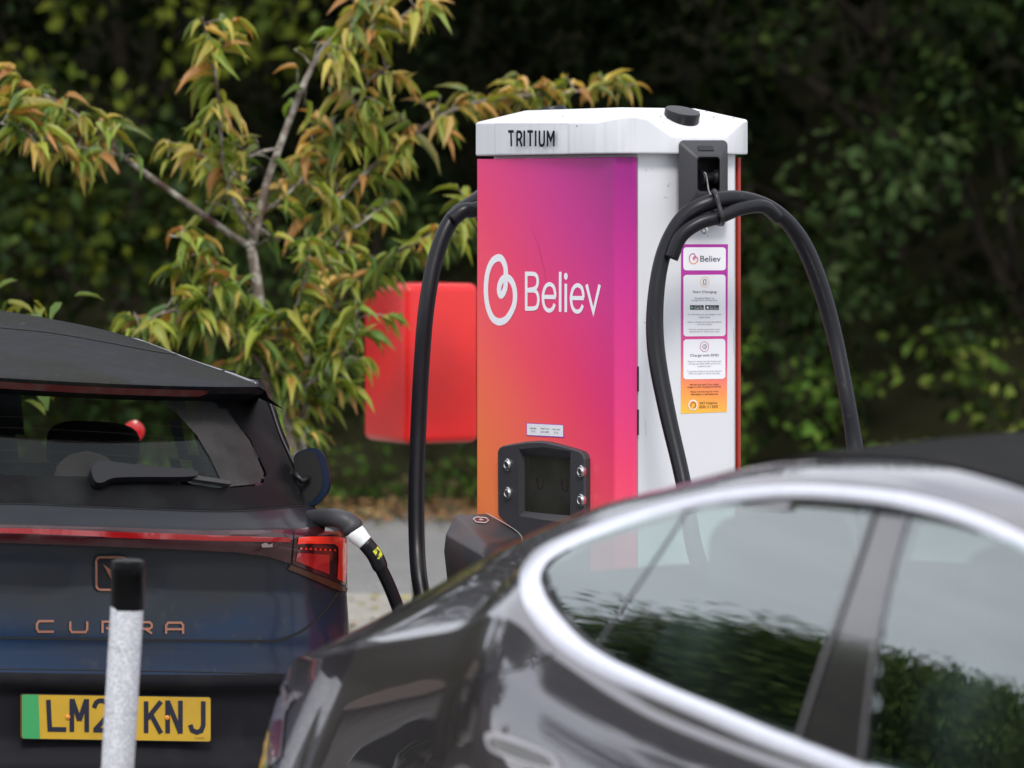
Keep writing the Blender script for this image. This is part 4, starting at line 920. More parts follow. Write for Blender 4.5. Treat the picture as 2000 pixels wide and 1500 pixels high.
# plan curves
def sup(W_, D_, V0, n=90, ne=2.5):
    o = []
    for i in range(n + 1):
        a = math.pi / 2 * i / n; c_, s_ = abs(math.cos(a)), abs(math.sin(a))
        o.append((W_ * s_ ** (2 / ne), V0 + D_ * (1 - c_ ** (2 / ne))))
    return o
def sil(W_, D_, V0): return max(u * math.cos(th) - v * math.sin(th) for u, v in sup(W_, D_, V0))
def solveW(S, D_, V0):
    lo_, hi_ = .3, 1.2
    for _ in range(30):
        m_ = (lo_ + hi_) / 2
        if sil(m_, D_, V0) < S: lo_ = m_
        else: hi_ = m_
    return lo_
prof = [(.18, .04, .50, .52), (.30, .0, .50, .535), (.55, .0, .50, .54), (.598, .0, .50, .540), (.612, .012, .5, .538), (.66, .026, .50, .537), (.70, .028, .50, .535), (.80, .048, .50, .522), (.88, .048, .50, .517), (.93, .028, .5, .516), (.955, .03, .5, .512), (.975, .06, .5, .475), (1.0, .085, .52, .437), (1.03, .108, .54, .407), (1.10, .17, .55, .372), (1.20, .26, .55, .329), (1.29, .345, .55, .285), (1.33, .38, .55, .262)]
def pint(z):
    z = min(max(z, prof[0][0]), prof[-1][0])
    for a, b in zip(prof, prof[1:]):
        if z <= b[0] + 1e-9:
            t = (z - a[0]) / (b[0] - a[0]); t = t; return [a[k] + (b[k] - a[k]) * t for k in (1, 2, 3)]
zs = [.18 + i * (1.33 - .18) / 76 for i in range(77)]
V = []; rows = []
for z in zs:
    V0, D_, S = pint(z); W_ = solveW(S, D_, V0); half = sup(W_, D_, V0, 44)
    ext = [(W_ * (1.0 - .0 * k), half[-1][1] + (3.75 - half[-1][1]) * k / 40) for k in range(1, 41)]
    ext = [(u * (1 if v < 2.9 else 1 - .25 * ((v - 2.9) / .9) ** 2), v) for u, v in ext]
    full = [(-u, v) for u, v in reversed(half[1:] + ext)] + half + ext
    row = []
    for u, v in full:
        if z < .575 and abs(u) < .62 and v < .35:      # recess round the number plate
            k = max(0, min(1, (.575 - z) / .012)) * max(0, min(1, (z - .385) / .05)) * max(0, min(1, (.60 - abs(u)) / .05)); v += .035 * k
        if (u * 1.0 + .0) ** 2 + (z - .845) ** 2 < .02 and v < .3:
            d2 = ((u) ** 2 + (z - .83) ** 2) ** .5; k = max(0, 1 - d2 / .135); v += .022 * (k * k * (3 - 2 * k))
        row.append((u, v))
    rows.append(row)
nc = len(rows[0]); HV = [HL(u, v, z) for z, row in zip(zs, rows) for u, v in row]; loc = [(u, v, z) for z, row in zip(zs, rows) for u, v in row]
HF = [(j * nc + i, j * nc + i + 1, (j + 1) * nc + i + 1, (j + 1) * nc + i) for j in range(len(zs) - 1) for i in range(nc - 1)]
Hs = Surf(HV, HF)
z1 = lambda x, y: (x / 2.857, 550 + y / 2.857)
z2 = lambda x, y: (x / 2.5, 975 + y / 2.5)
hole = [(-330, 738), (-100, 738), (0, 750), (200, 760), (390, 775), (445, 800), (490, 860), (520, 925), (512, 948), (440, 955), (320, 944), (200, 932), (0, 928), (-330, 930)]
def P2(p): return (CX + p.x * FPX / p.y, CY + (CAMZ - p.z) * FPX / p.y)
body_F, bump_F = [], []
for f in HF:
    c = [sum(loc[i][k] for i in f) / 4 for k in range(3)]; q = sum((HV[i] for i in f), Vector()) / 4; x, y = P2(q)
    if c[2] > .98 and c[1] < .75 and abs(c[0]) < .62 and pip(x, y, hole): continue
    if c[0] > .2 and 1.02 < c[2] < 1.31 and (1.36 < c[1] < 2.5 or 1.22 < c[1] < 1.28): continue
    (bump_F if c[2] < .600 and not (1.0 < c[1]) else body_F).append(f)
hc = thing('hatchback_car', 'dark navy hatchback parked with its rear towards us, plugged in and dusty', 'car', HL(0, 2, 0)); hc.location.z = 0
bd = mesh('body', *sub(HV, body_F), m_navy, hc, True); mesh('rear_bumper', *sub(HV, bump_F), m_bump, hc, True)
# roof with spoiler
def zc(v):
    T = [(.20, 1.310), (.32, 1.335), (.5, 1.372), (.8, 1.424), (1.2, 1.468), (1.6, 1.486), (2.1, 1.486), (2.6, 1.45), (3.0, 1.36), (3.4, 1.18), (3.75, .98)]
    for a, b in zip(T, T[1:]):
        if v <= b[0]: t = (v - a[0]) / (b[0] - a[0]); return a[1] + (b[1] - a[1]) * t
    return T[-1][1]
def hw(v):
    T = [(.30, .495), (.5, .492), (.8, .503), (1.3, .53), (2.4, .57), (3.0, .60), (3.75, .70)]
    for a, b in zip(T, T[1:]):
        if v <= b[0]: t = (v - a[0]) / (b[0] - a[0]); return a[1] + (b[1] - a[1]) * t
    return T[-1][1]
RV, RF = [], []; nu = 40; vsn = [0, .02, .05, .1, .17, .26, .36, .5, .65, .8, 1, 1.2, 1.4, 1.6, 1.8, 2.1, 2.4, 2.7, 3.0, 3.2, 3.4, 3.5]
def edge_v(s): return .205 + .10 * abs(s) ** 2.2
for k, dv in enumerate(vsn):
    for i in range(nu + 1):
        s = -1 + 2 * i / nu; v = edge_v(s) * (1 - dv / 3.5) + (.25) * dv / 3.5 + dv; wd = hw(v); u = s * wd
        z = zc(v) + .0 - (.012 + .040 * min(1, dv / .5)) * abs(s) ** 2.2 - (.012 if k == 0 else 0) * .3
        if abs(s) > .985: z -= .012
        RV.append(HL(u, v, z))
for k in range(len(vsn) - 1):
    for i in range(nu): a = k * (nu + 1) + i; RF.append((a, a + 1, a + nu + 2, a + nu + 1))
b = len(RV)
for i in range(nu + 1):     # spoiler lip: rounds down and back under
    s = -1 + 2 * i / nu; v = edge_v(s); u = s * hw(v); z = zc(v) - .012 * abs(s) ** 2.4
    RV += [HL(u, v + .004, z - .010), HL(u, v + .012, z - .022), HL(u * .99, v + .12, z - .045)]
for i in range(nu):
    RF += [(i, i + 1, b + 3 * (i + 1), b + 3 * i), (b + 3 * i, b + 3 * (i + 1), b + 3 * (i + 1) + 1, b + 3 * i + 1), (b + 3 * i + 1, b + 3 * (i + 1) + 1, b + 3 * (i + 1) + 2, b + 3 * i + 2)]
# sides of the roof down to the window line
for sg in (0, nu):
    b = len(RV)
    for k, dv in enumerate(vsn):
        s = -1 if sg == 0 else 1; v = edge_v(1) * (1 - dv / 3.5) + .25 * dv / 3.5 + dv; wd = hw(v); z = zc(v) - (.012 + .03 * min(1, dv / .6)) - .012
        RV += [HL(s * (wd + .012), v + .01, z - .02), HL(s * (wd + .07), v + .03, max(.96, min(z - .05, 1.31)))]
    for k in range(len(vsn) - 1):
        a = k * (nu + 1) + sg; a2 = a + nu + 1; RF += [(a, a2, b + 2 * k + 2, b + 2 * k), (b + 2 * k, b + 2 * k + 2, b + 2 * k + 3, b + 2 * k + 1)]
bm = poly_bm(RV, RF); bmesh.ops.recalc_face_normals(bm, faces=bm.faces); rf = from_bm('roof', bm, m_roofp, hc, True); smooth_by_angle(rf, 40)
Rs = Surf(RV, RF); Rs.guess = 11
# third brake light set in the lip
LV = []; 
for i in range(25):
    s = -.62 + i * 1.24 / 24; v = edge_v(s); u = s * hw(v); z = zc(v) - .012 * abs(s) ** 2.4; e = 1 if 0 < i < 24 else .5
    LV += [HL(u, v + .002, z - .013), HL(u, v + .010, z - .013 - .017 * e)]
mesh('brake_light', LV, [(2 * i, 2 * i + 2, 2 * i + 3, 2 * i + 1) for i in range(24)], noise_col(mat('brake_lens', (.055, .008, .008), .35, spec=.2), (.06, .035, .03), 20, .4, .8), rf)
strokes('roof_seam', [rline([(-200, 622), (0, 640), (100, 650), (200, 667), (290, 684), (345, 693)], 6)], 1.6, Rs, .0015, m_gap, rf)
m_edge_hl = mat('roof_highlight_gloss', (.05, .05, .06), .15, coat=1)
RL = []
for k_ in range(60):
    dv = .05 + 2.2 * k_ / 59; v = edge_v(1) * (1 - dv / 3.5) + .25 * dv / 3.5 + dv; RL.append(HL(hw(v) - .004, v, zc(v) - (.012 + .04 * min(1, dv / .5)) - .006))
tube('roof_edge_highlight', RL, .007, m_edge_hl, rf, 10)  # glossy tube added to stand in for the highlight along the roof edge
# interior
from_bm('cabin_lining', box_bm(None, HL, -.62, .66, .55, 3.0, .45, .96), m_inn, hc)
from_bm('headlining', box_bm(None, HL, -.52, .52, .55, 2.9, 1.335, 1.35), m_inn, hc)
from_bm('cabin_side', box_bm(None, HL, -.60, -.57, .4, 3.0, .9, 1.34), m_inn, hc)
from_bm('front_bulkhead', box_bm(None, HL, -.6, .66, 3.0, 3.03, .5, 1.34), m_inn, hc)
def blob(name, c, sx, sy, sz, m_, parent, e=.6):
    bm = bmesh.new(); bmesh.ops.create_uvsphere(bm, u_segments=20, v_segments=12, radius=1)
    for v in bm.verts:
        q = [math.copysign(abs(k) ** e, k) for k in v.co]; v.co = HL(c[0] + q[0] * sx, c[1] + q[1] * sy, c[2] + q[2] * sz)
    return from_bm(name, bm, m_, parent, True)
m_seat = mat('seat_cloth', (.008, .008, .009), .9)
for u in (-.34, .34): st_ = blob('rear_seat', (u, 1.05, .88), .30, .08, .20, m_seat, hc); blob('headrest', (u, 1.05, 1.12), .13, .05, .07, m_seat, st_)
for u in (-.36, .34): st_ = blob('front_seat', (u, 2.75, .80), .24, .09, .30, m_seat, hc); blob('headrest', (u, 2.8, 1.12), .12, .05, .07, m_seat, st_)
# rear window
m_rg = glass_mat('rear_glass', (.80, .86, .80), 1.35, boost=1)
gl = decal('rear_window', hole, Hs, -.004, m_rg, hc, 16)
outer = [(-400, 725), (0, 738), (200, 750), (380, 764), (515, 776), (528, 805), (548, 862), (574, 918), (603, 975), (612, 984), (575, 987), (530, 992), (440, 997), (300, 993), (150, 987), (0, 982), (-400, 982)]
m_dust = noise_col(mat('dusty_glass', (.030, .031, .030), .5), (.055, .053, .048), 5, .35, .7)
m_dust = speckle(m_dust, (.3, .3, .27), 30, .05, .58)
decal('window_surround', outer, Hs, .0015, m_gblk, gl, 14, holes=[hole], label='black surround of the rear window, dusty below')
film = [(300, 772), (390, 777), (443, 801), (488, 860), (516, 924), (508, 944), (436, 951), (428, 928), (412, 895), (385, 850), (345, 806), (300, 778)]
def dusty(name, a):
    m = bpy.data.materials.new(name); m.use_nodes = True; t = m.node_tree; b_ = bsdf(m); b_.inputs['Base Color'].default_value = (.034, .033, .031, 1); b_.inputs['Roughness'].default_value = .7
    tr_ = N(t, 'ShaderNodeBsdfTransparent'); mx_ = N(t, 'ShaderNodeMixShader'); mx_.inputs[0].default_value = a; tc_ = N(t, 'ShaderNodeTexCoord'); nz_ = N(t, 'ShaderNodeTexNoise'); nz_.inputs['Scale'].default_value = 9; nz_.inputs['Detail'].default_value = 5
    mr_ = N(t, 'ShaderNodeMapRange'); mr_.inputs['From Min'].default_value = .3; mr_.inputs['From Max'].default_value = .7; mr_.inputs['To Min'].default_value = a * .6; mr_.inputs['To Max'].default_value = min(1, a * 1.3)
    k = t.links.new; k(tc_.outputs['Object'], nz_.inputs['Vector']); k(nz_.outputs['Fac'], mr_.inputs['Value']); k(mr_.outputs[0], mx_.inputs[0]); k(tr_.outputs[0], mx_.inputs[1]); k(b_.outputs[0], mx_.inputs[2]); k(mx_.outputs[0], t.nodes['Material Output'].inputs['Surface'])
    return m
m_film = dusty('dust_film', .75)
decal('dust_film', film, Hs, -.001, m_film, gl, 14, label='dusty arc the wiper does not reach')
decal('dust_film', [(105, 930), (112, 908), (135, 888), (170, 880), (205, 890), (232, 912), (250, 936)], Hs, -.001, dusty('thin_dust', .45), gl, 14, label='dusty half round patch at the wiper pivot')
strokes('heater_wire', [rline([(-200, y), (0, y), (200, y + 9), (420, y + 26)], 5) for y in (790, 812, 834, 856, 878, 900)], .25, Hs, -.002, mat('heater_wire', (.02, .008, .006), .5), gl)
wp = decal('wiper', smooth_poly([(171, 932), (178, 918), (192, 913), (215, 917), (280, 924), (345, 929), (372, 934), (374, 943), (340, 946), (270, 946), (215, 948), (192, 957), (178, 954)], 4), Hs, .030, m_blk, hc, 10, th=.022)
decal('blade', [(372, 937), (442, 948), (445, 953), (440, 955), (370, 945)], Hs, .02, mat('wiper_rubber', (.03, .03, .03), .6), wp, 12, th=.012)
# blue band is body; light strip and lamps
m_red = mat('red_lens', (.26, .003, .005), .15, coat=1); m_dred = noise_col(mat('smoked_red_lens', (.030, .004, .006), .16, coat=.5), (.05, .02, .02), 12, .45, .85, rough2=.4); m_red2 = mat('bright_red_lens', (.85, .03, .008), .15, coat=1)
bsdf(m_red).inputs['Emission Color'].default_value = (1, .02, .02, 1); 
ls = decal('light_strip', [(-420, 1012), (0, 1026), (200, 1031), (400, 1038), (566, 1036), (571, 1044), (566, 1100), (520, 1086), (460, 1078), (300, 1070), (150, 1064), (0, 1059), (-420, 1052)], Hs, .003, m_dred, hc, 12, th=.004)
decal('red_line', rline([(-420, 1022), (0, 1031), (200, 1037), (400, 1045), (564, 1050)], 4) + rline([(566, 1058), (400, 1055), (200, 1048), (0, 1041), (-420, 1031)], 4), Hs, .0045, m_red, ls, 12)
tl_ = decal('tail_lamp', [(574, 1037), (600, 1032), (634, 1030), (660, 1040), (674, 1050), (677, 1060), (678, 1100), (676, 1146), (640, 1130), (600, 1114), (569, 1102)], Hs, .004, m_dred, hc, 6, th=.006)
decal('lamp_bar', [(580, 1050), (600, 1048), (650, 1048), (668, 1051), (674, 1060), (674, 1100), (671, 1138), (655, 1131), (657, 1090), (657, 1068), (650, 1062), (600, 1061), (578, 1062)], Hs, .0058, m_red2, tl_, 6)
for i in range(8): decal('lamp_dot', ell(585 + i * 9.3, 1069.5 + .6 * i, 2.6, 2.2, 8), Hs, .006, m_red2, tl_, 3, smooth=False)
decal('lamp_reflector', [(578, 1078), (640, 1082), (640, 1122), (600, 1106), (575, 1094)], Hs, .0056, mat('deep_red_lens', (.32, .010, .008), .2, coat=1), tl_, 8)
decal('lamp_skirt', [(566, 1103), (640, 1132), (676, 1148), (674, 1158), (640, 1146), (600, 1128), (560, 1112)], Hs, .0045, mat('brown_lens', (.05, .02, .01), .25), tl_, 6)
strokes('shut_line', [rline([(-420, 1246), (0, 1246), (200, 1249), (380, 1251), (500, 1252), (545, 1250), (590, 1232), (625, 1202), (650, 1172), (662, 1150)], 6)], 4.2, Hs, .0012, m_gap, bd)
strokes('shut_line', [rline([(-420, 1306), (0, 1307), (300, 1311), (560, 1317), (640, 1320)], 6)], 1.8, Hs, .0012, m_gap, bd)
strokes('shut_line', [rline([(-420, 984), (0, 984), (150, 989), (300, 995), (440, 999), (530, 994), (606, 986)], 5)], 1.6, Hs, .002, m_gap, bd)
strokes('pillar_trim', [rline([(526, 790), (548, 855), (580, 922), (612, 982), (636, 1030)], 6)], 3.0, Hs, .004, mat('pillar_grey', (.09, .09, .10), .4), bd)
decal('pillar_panel', [(519, 778), (530, 776), (548, 835), (570, 890), (604, 958), (634, 1022), (612, 984), (574, 916), (548, 860), (528, 805)], Hs, .003, m_gblk, bd, 8)
decal('lamp_wing_mark', [(508, 1062), (516, 1059), (524, 1063), (530, 1060), (530, 1067), (510, 1068)], Hs, .005, mat('lamp_mark', (.25, .2, .2), .5), ls, 6, smooth=False)
# emblem and letters
m_cop = mat('copper', (.30, .135, .085), .35, .75)
em = strokes('badge', [rrect(186, 1086, 246, 1152, 8, 4)], 4.2, Hs, .006, m_cop, hc, True)
decal('badge_plate', rrect(188, 1088, 244, 1150, 7, 4), Hs, .003, m_bump, em, 10)
decal('badge_mark', [(199, 1101), (214, 1112), (215, 1133), (209, 1121)], Hs, .007, m_cop, em, 6, smooth=False); decal('badge_mark', [(233, 1101), (218, 1112), (217, 1133), (223, 1121)], Hs, .007, m_cop, em, 6, smooth=False)
Y0, Y1 = 1213.5, 1234
def bl(x0, x1, kind):
    a = lambda x, y: (x0 + (x1 - x0) * x, Y0 + (Y1 - Y0) * y + (x0 - 70) * .012)
    return {'C': [[a(1, 0), a(.12, 0), a(0, .3), a(0, .7), a(.1, 1), a(1, 1)]], 'U': [[a(0, 0), a(0, .75), a(.1, 1), a(.9, 1), a(1, .75), a(1, 0)]],
            'P': [[a(0, 1.05), a(0, 0), a(.88, 0), a(1, .2), a(1, .45), a(.88, .62), a(.2, .62)]], 'R': [[a(0, 1.05), a(0, 0), a(.88, 0), a(1, .2), a(1, .45), a(.88, .62), a(.25, .62)], [a(.6, .62), a(1, 1.05)]],
            'A': [[a(0, 1.05), a(0, .25), a(.12, 0), a(.88, 0), a(1, .25), a(1, 1.05)], [a(0, .62), a(1, .62)]]}[kind]
for ch, x in zip('CUPRA', (71, 136, 199, 262, 323)): strokes('letter', bl(x, x + 33, ch), 4.4, Hs, .004, m_cop, hc)
# number plate
pl0 = HL(0, .012, .497); Ps = Surf(plane=(pl0, -hF))
np_ = decal('number_plate', rrect(41.5, 1355, 412, 1443, 5, 4, .016), Ps, .0, noise_col(mat('yellow_plate', (.52, .32, .022), .4), (.38, .23, .03), 6, .4, .8), hc, 14, th=.004, smooth=False)
strokes('plate_edge', [rrect(41.5, 1355, 412, 1443, 5, 4, .016)], 1.6, Ps, .0008, m_gap, np_, True)
decal('green_band', [(43, 1356.5), (75, 1356.8), (78, 1443.5), (46, 1442.5), (43, 1438)], Ps, .0008, mat('plate_green', (.045, .30, .10), .4), np_, 14, smooth=False)
def pc(x, y): return (x, y + (x - 90) * .016)
def pch(x0, x1, kind):
    t0, t1 = 1366.5, 1426.5; a = lambda x, y: pc(x0 + (x1 - x0) * x, t0 + (t1 - t0) * y)
    return {'L': [[a(0, 0), a(.08, .96), a(1, .96)]], 'M': [[a(0, 1.03), a(0, -.04)], [a(1, -.04), a(1, 1.03)], [a(.02, -.03), a(.5, .66)], [a(.98, -.03), a(.5, .66)]], 'K': [[a(0, 0), a(0, 1.03)], [a(1, 0), a(.08, .56)], [a(.32, .42), a(1, 1.03)]],
            'N': [[a(0, 1.03), a(0, -.04)], [a(1, 1.03), a(1, -.04)], [a(0, -.02), a(1, 1.02)]], 'J': [[a(.95, -.03), a(.95, .75), a(.8, .93), a(.5, .98), a(.18, .92), a(.04, .74)]],
            '2': [rline([a(.04, .24), a(.2, .06), a(.5, .0), a(.82, .07), a(.96, .26), a(.85, .5), a(.1, .96)], 4), [a(.0, .96), a(1, .96)]]}[kind]
for ch, x0, x1 in (('L', 94, 129), ('M', 140, 169), ('2', 182, 213), ('K', 285, 314), ('N', 327, 352), ('J', 370, 398)): strokes('plate_letter', pch(x0, x1, ch), 9.0, Ps, .0014 if ch != '2' else .0014, mat('plate_ink', (.012, .014, .03), .4), np_)
for x in (132, 326): disc_stack('plate_screw', Ps.hit(x, 1399.5 + x * .006)[0], -hF, [(0, .0062), (.003, .006), (.005, .003)], mat('orange_screw_cap', (.65, .24, .03), .35), np_, 14)
text_mesh('plate_maker', 'S1E3D', (380, 1440, 399, 1442.6, .016), Ps, .0014, m_gap, np_)
strokes('bumper_edge', [rline([(-420, 1368 - 14), (0, 1352), (180, 1350), (380, 1350), (480, 1356), (520, 1372)], 5)], 1.2, Hs, .001, m_gap, hc) if False else None
# charge flap held open behind the far rear corner
fl = smooth_poly([(574, 893), (585, 882), (605, 875), (622, 878), (634, 895), (643, 930), (641, 955), (628, 975), (610, 988), (596, 980), (584, 950), (576, 920)], 4)
c = W(608, 930, 11.62); nfl = Vector((-.35, -.9, .15)).normalized()
fo = decal('charge_flap', fl, Surf(plane=(c, nfl)), 0, mat('navy_flap', (.003, .010, .03), .3, spec=.2), hc, 8, th=.012)
decal('flap_inside', [(q[0] * .80 + 116, q[1] * .9 + 93) for q in fl], Surf(plane=(c, nfl)), .0015, m_gap, fo, 10, smooth=False)
tube('flap_hinge', [W(575, 925, 11.6), W(590, 940, 11.6), W(604, 932, 11.61)], .008, m_blk, fo, 8)
# wheels and lower sills, for views from the side
m_tyre = mat('tyre_rubber', (.015, .015, .015), .8); m_alloy = mat('alloy', (.35, .35, .36), .3, .9)
for v in (.80, 3.35):
    for s in (-1, 1):
        c = HL(s * .80, v, .33); wh_ = disc_stack('wheel', c - hR * .11 * s, hR * s, [(0, .30), (.02, .335), (.19, .335), (.215, .31), (.215, .22), (.18, .21)], m_tyre, hc, 32)
        disc_stack('rim', c + hR * .07 * s, hR * s, [(0, .21), (.03, .205), (.02, .06), (.035, .04)], m_alloy, wh_, 24)
from_bm('underbody', box_bm(None, HL, -.74, .74, .25, 3.7, .20, .5), m_gap, hc)
from_bm('bonnet', prism_bm([HL(-.78, 2.9, .95), HL(.78, 2.9, .95), HL(.66, 4.1, .72), HL(-.66, 4.1, .72)][::-1], [HL(-.70, 2.9, 1.0), HL(.70, 2.9, 1.0), HL(.55, 4.08, .82), HL(-.55, 4.08, .82)][::-1]), m_navy, hc)
from_bm('front_end', bevel_bm(box_bm(None, HL, -.74, .74, 3.55, 4.15, .2, .80), .06, 3), m_navy, hc)

# ------------------------------------------------------------------ dark sedan in the foreground (local: a forward, w out towards us, z up)
sd_ = Vector((.39, -.9208, 0)); sn = Vector((-.9208, -.39, 0)); sO = Vector((.469, 6.45, 0))
def SG(a, w_, z): return sO + sd_ * a + sn * w_ + Vector((0, 0, z))
m_sp = mat('dark_bronze_paint', (.068, .056, .068), .24, .8, coat=1, coat_rough=.0); bsdf(m_sp).inputs['Coat IOR'].default_value = 2.15
m_chr = noise_col(mat('satin_trim', (.86, .86, .92), .32, .8), (.8, .8, .87), 30, .4, .7)
m_sgl = glass_mat('side_glass', (.62, .76, .73), 1.62, boost=4.3)
top = [(-3.06, .60), (-3.03, .74), (-3.0, .80), (-2.96, .832), (-2.88, .853), (-2.7, .888), (-2.53, .925), (-2.33, .977), (-2.16, 1.028), (-1.81, 1.134), (-1.45, 1.226), (-1.2, 1.271), (-1.03, 1.300), (-.84, 1.326), (-.6, 1.342), (-.40, 1.346), (-.23, 1.340), (0, 1.316), (.25, 1.27), (.5, 1.205), (.75, 1.12), (1.0, 1.02), (1.15, .965), (1.5, .90), (2.0, .80), (2.3, .70), (2.42, .55)]
belt = [(-3.06, .56), (-2.96, .78), (-2.85, .812), (-2.53, .872), (-2.33, .90), (-2.16, .93), (-1.81, .985), (-1.6, 1.02), (-1.45, 1.055), (-1.32, 1.045), (-1.15, 1.006), (-.82, .962), (-.53, .943), (-.12, .927), (.5, .91), (1.0, .90), (1.5, .86), (2.0, .76), (2.3, .66), (2.42, .5)]
offw = [(-3.06, -.42), (-3.0, -.24), (-2.94, -.165), (-2.85, -.105), (-2.7, -.055), (-2.5, -.02), (-2.2, 0), (1.4, 0), (2.0, -.10), (2.3, -.28), (2.42, -.5)]
ww3 = [(-3.06, -.20), (-2.5, -.21), (-1.8, -.235), (-1.4, -.255), (-1.0, -.275), (1.2, -.26), (2.42, -.2)]   # width at rail (inboard of the belt)
def it(T, x):
    if x <= T[0][0]: return T[0][1]
    for i, (a, b) in enumerate(zip(T, T[1:])):
        if x <= b[0]:
            t = (x - a[0]) / (b[0] - a[0]); p0 = T[i - 1] if i else a; p3 = T[i + 2] if i + 2 < len(T) else b
            m0 = (b[1] - p0[1]) / (b[0] - p0[0]) * (b[0] - a[0]); m1 = (p3[1] - a[1]) / (p3[0] - a[0]) * (b[0] - a[0])
            return (2 * t ** 3 - 3 * t * t + 1) * a[1] + (t ** 3 - 2 * t * t + t) * m0 + (-2 * t ** 3 + 3 * t * t) * b[1] + (t ** 3 - t * t) * m1
    return T[-1][1]
avals = [-3.06 + 5.48 * i / 260 for i in range(261)]
def station(a):
    zt, zb, of, wr = it(top, a), it(belt, a), it(offw, a), it(ww3, a); zb = min(zb, zt - .03)
    cab = max(0, min(1, (a + 2.6) / 1.2)) * max(0, min(1, (1.5 - a) / .5))
    rr = 1 - max(0, min(1, (a + 2.3) / .9)); low = max(0, min(1, (zb - .3) / .4))
    P = [(-.93, zt + .015 * cab + .03), (-.75, zt + .013 * cab + .028), (-.55, zt + .009 * cab + .02), (-.40, zt + .004 * cab + .010), (wr - .045, zt + .002), (wr, zt - .014), (wr + .03, zt - .045 * (.5 + .5 * cab)), ((wr - .085) / 2 + .012 * cab, (zt - .04 + zb) / 2 + .006), (-.085 - .03 * rr, zb), (-.066 - .034 * rr, zb - .035), (-.036 - .034 * rr, zb - .12), (-.012 - .022 * rr, zb - .23), (0, min(zb - .34, .58 * low + .1)), (-.012, .45), (.0, .33), (-.03, .22), (-.10, .18)]
    Q = []
    for i in range(len(P) - 1):
        p0 = P[max(0, i - 1)]; p1 = P[i]; p2 = P[i + 1]; p3 = P[min(len(P) - 1, i + 2)]
        n = 5
        for k in range(n):
            t = k / n; Q.append([.5 * (2 * p1[j] + (p2[j] - p0[j]) * t + (2 * p0[j] - 5 * p1[j] + 4 * p2[j] - p3[j]) * t * t + (-p0[j] + 3 * p1[j] - 3 * p2[j] + p3[j]) * t ** 3) for j in (0, 1)])
    Q.append(list(P[-1]))
    for q in Q:
        k = (q[0] + .93) / .93; q[0] = q[0] + of * k
    return Q
st_rows = [station(a) for a in avals]; nq = len(st_rows[0])
half_l = [(a, q[0], q[1]) for a, r_ in zip(avals, st_rows) for q in r_]
SV = [SG(*p) for p in half_l]; SFc = [(i * nq + j, i * nq + j + 1, (i + 1) * nq + j + 1, (i + 1) * nq + j) for i in range(len(avals) - 1) for j in range(nq - 1)]
Sd = Surf(SV, SFc); Sd.guess = 7
inner = [(1062, 1140), (1066, 1120), (1085, 1096), (1150, 1062), (1250, 1028), (1330, 1006), (1400, 991), (1500, 979), (1580, 977), (1650, 981), (1720, 988), (1780, 999), (1860, 1020), (1950, 1055), (2040, 1105), (2180, 1200), (2330, 1330), (2480, 1500), (2560, 1620), (2400, 1640), (2200, 1610), (2000, 1570), (1850, 1532), (1720, 1496), (1600, 1455), (1520, 1426), (1400, 1376), (1320, 1344), (1250, 1312), (1200, 1288), (1150, 1256), (1110, 1216), (1078, 1176)]
outer_ = [(1012, 1143), (1016, 1112), (1050, 1072), (1110, 1043), (1220, 1003), (1315, 977), (1390, 961), (1490, 949), (1580, 946), (1660, 950), (1735, 957), (1800, 968), (1880, 990), (1975, 1028), (2070, 1080), (2215, 1180), (2370, 1310), (2530, 1490), (2640, 1660), (2420, 1690), (2190, 1655), (1980, 1615), (1820, 1574), (1680, 1533), (1560, 1490), (1475, 1458), (1370, 1412), (1285, 1375), (1210, 1342), (1150, 1312), (1093, 1275), (1048, 1230), (1020, 1186)]
inn_sm = smooth_poly(inner, 4)
exp_ = lambda p: next(((p[0] + .35 * (o[0] - p[0]), p[1] + .35 * (o[1] - p[1])) for q_, o in zip(inner[3:16], outer_[3:16]) if q_ == p), p)
F_near, F_rw = [], []
for f in SFc:
    q = sum((SV[i] for i in f), Vector()) / 4; x, y = P2(q); w_ = sum(half_l[i][1] for i in f) / 4; z_ = sum(half_l[i][2] for i in f) / 4
    if w_ > -.33 and z_ > .8 and pip(x, y, inn_sm): continue
    a_ = sum(half_l[i][0] for i in f) / 4
    if w_ < -.36 and -2.2 < a_ < -1.3: F_rw.append(f); continue
    F_near.append(f)
sc = thing('sedan_car', 'dark bronze grey sedan in the foreground with a bright curved window trim', 'car', SG(-.3, -.93, 0))
b = len(SV); V = list(SV) + [SG(a, -1.86 - w_, z) for a, w_, z in half_l]
Fm = [tuple(i + b for i in reversed(f)) for f in F_near]
ends = []
v_, f_ = sub(V, F_near + Fm); sbody = mesh('body', v_, f_, m_sp, sc, True)
for i0 in (0, len(avals) - 1):
    ring_ = [half_l[i0 * nq + j] for j in range(nq)]; mesh('end_panel', [SG(*p) for p in ring_] + [SG(p[0], -1.86 - p[1], p[2]) for p in ring_], [(j, j + 1, nq + j + 1, nq + j) for j in range(nq - 1)], m_sp, sc, False)
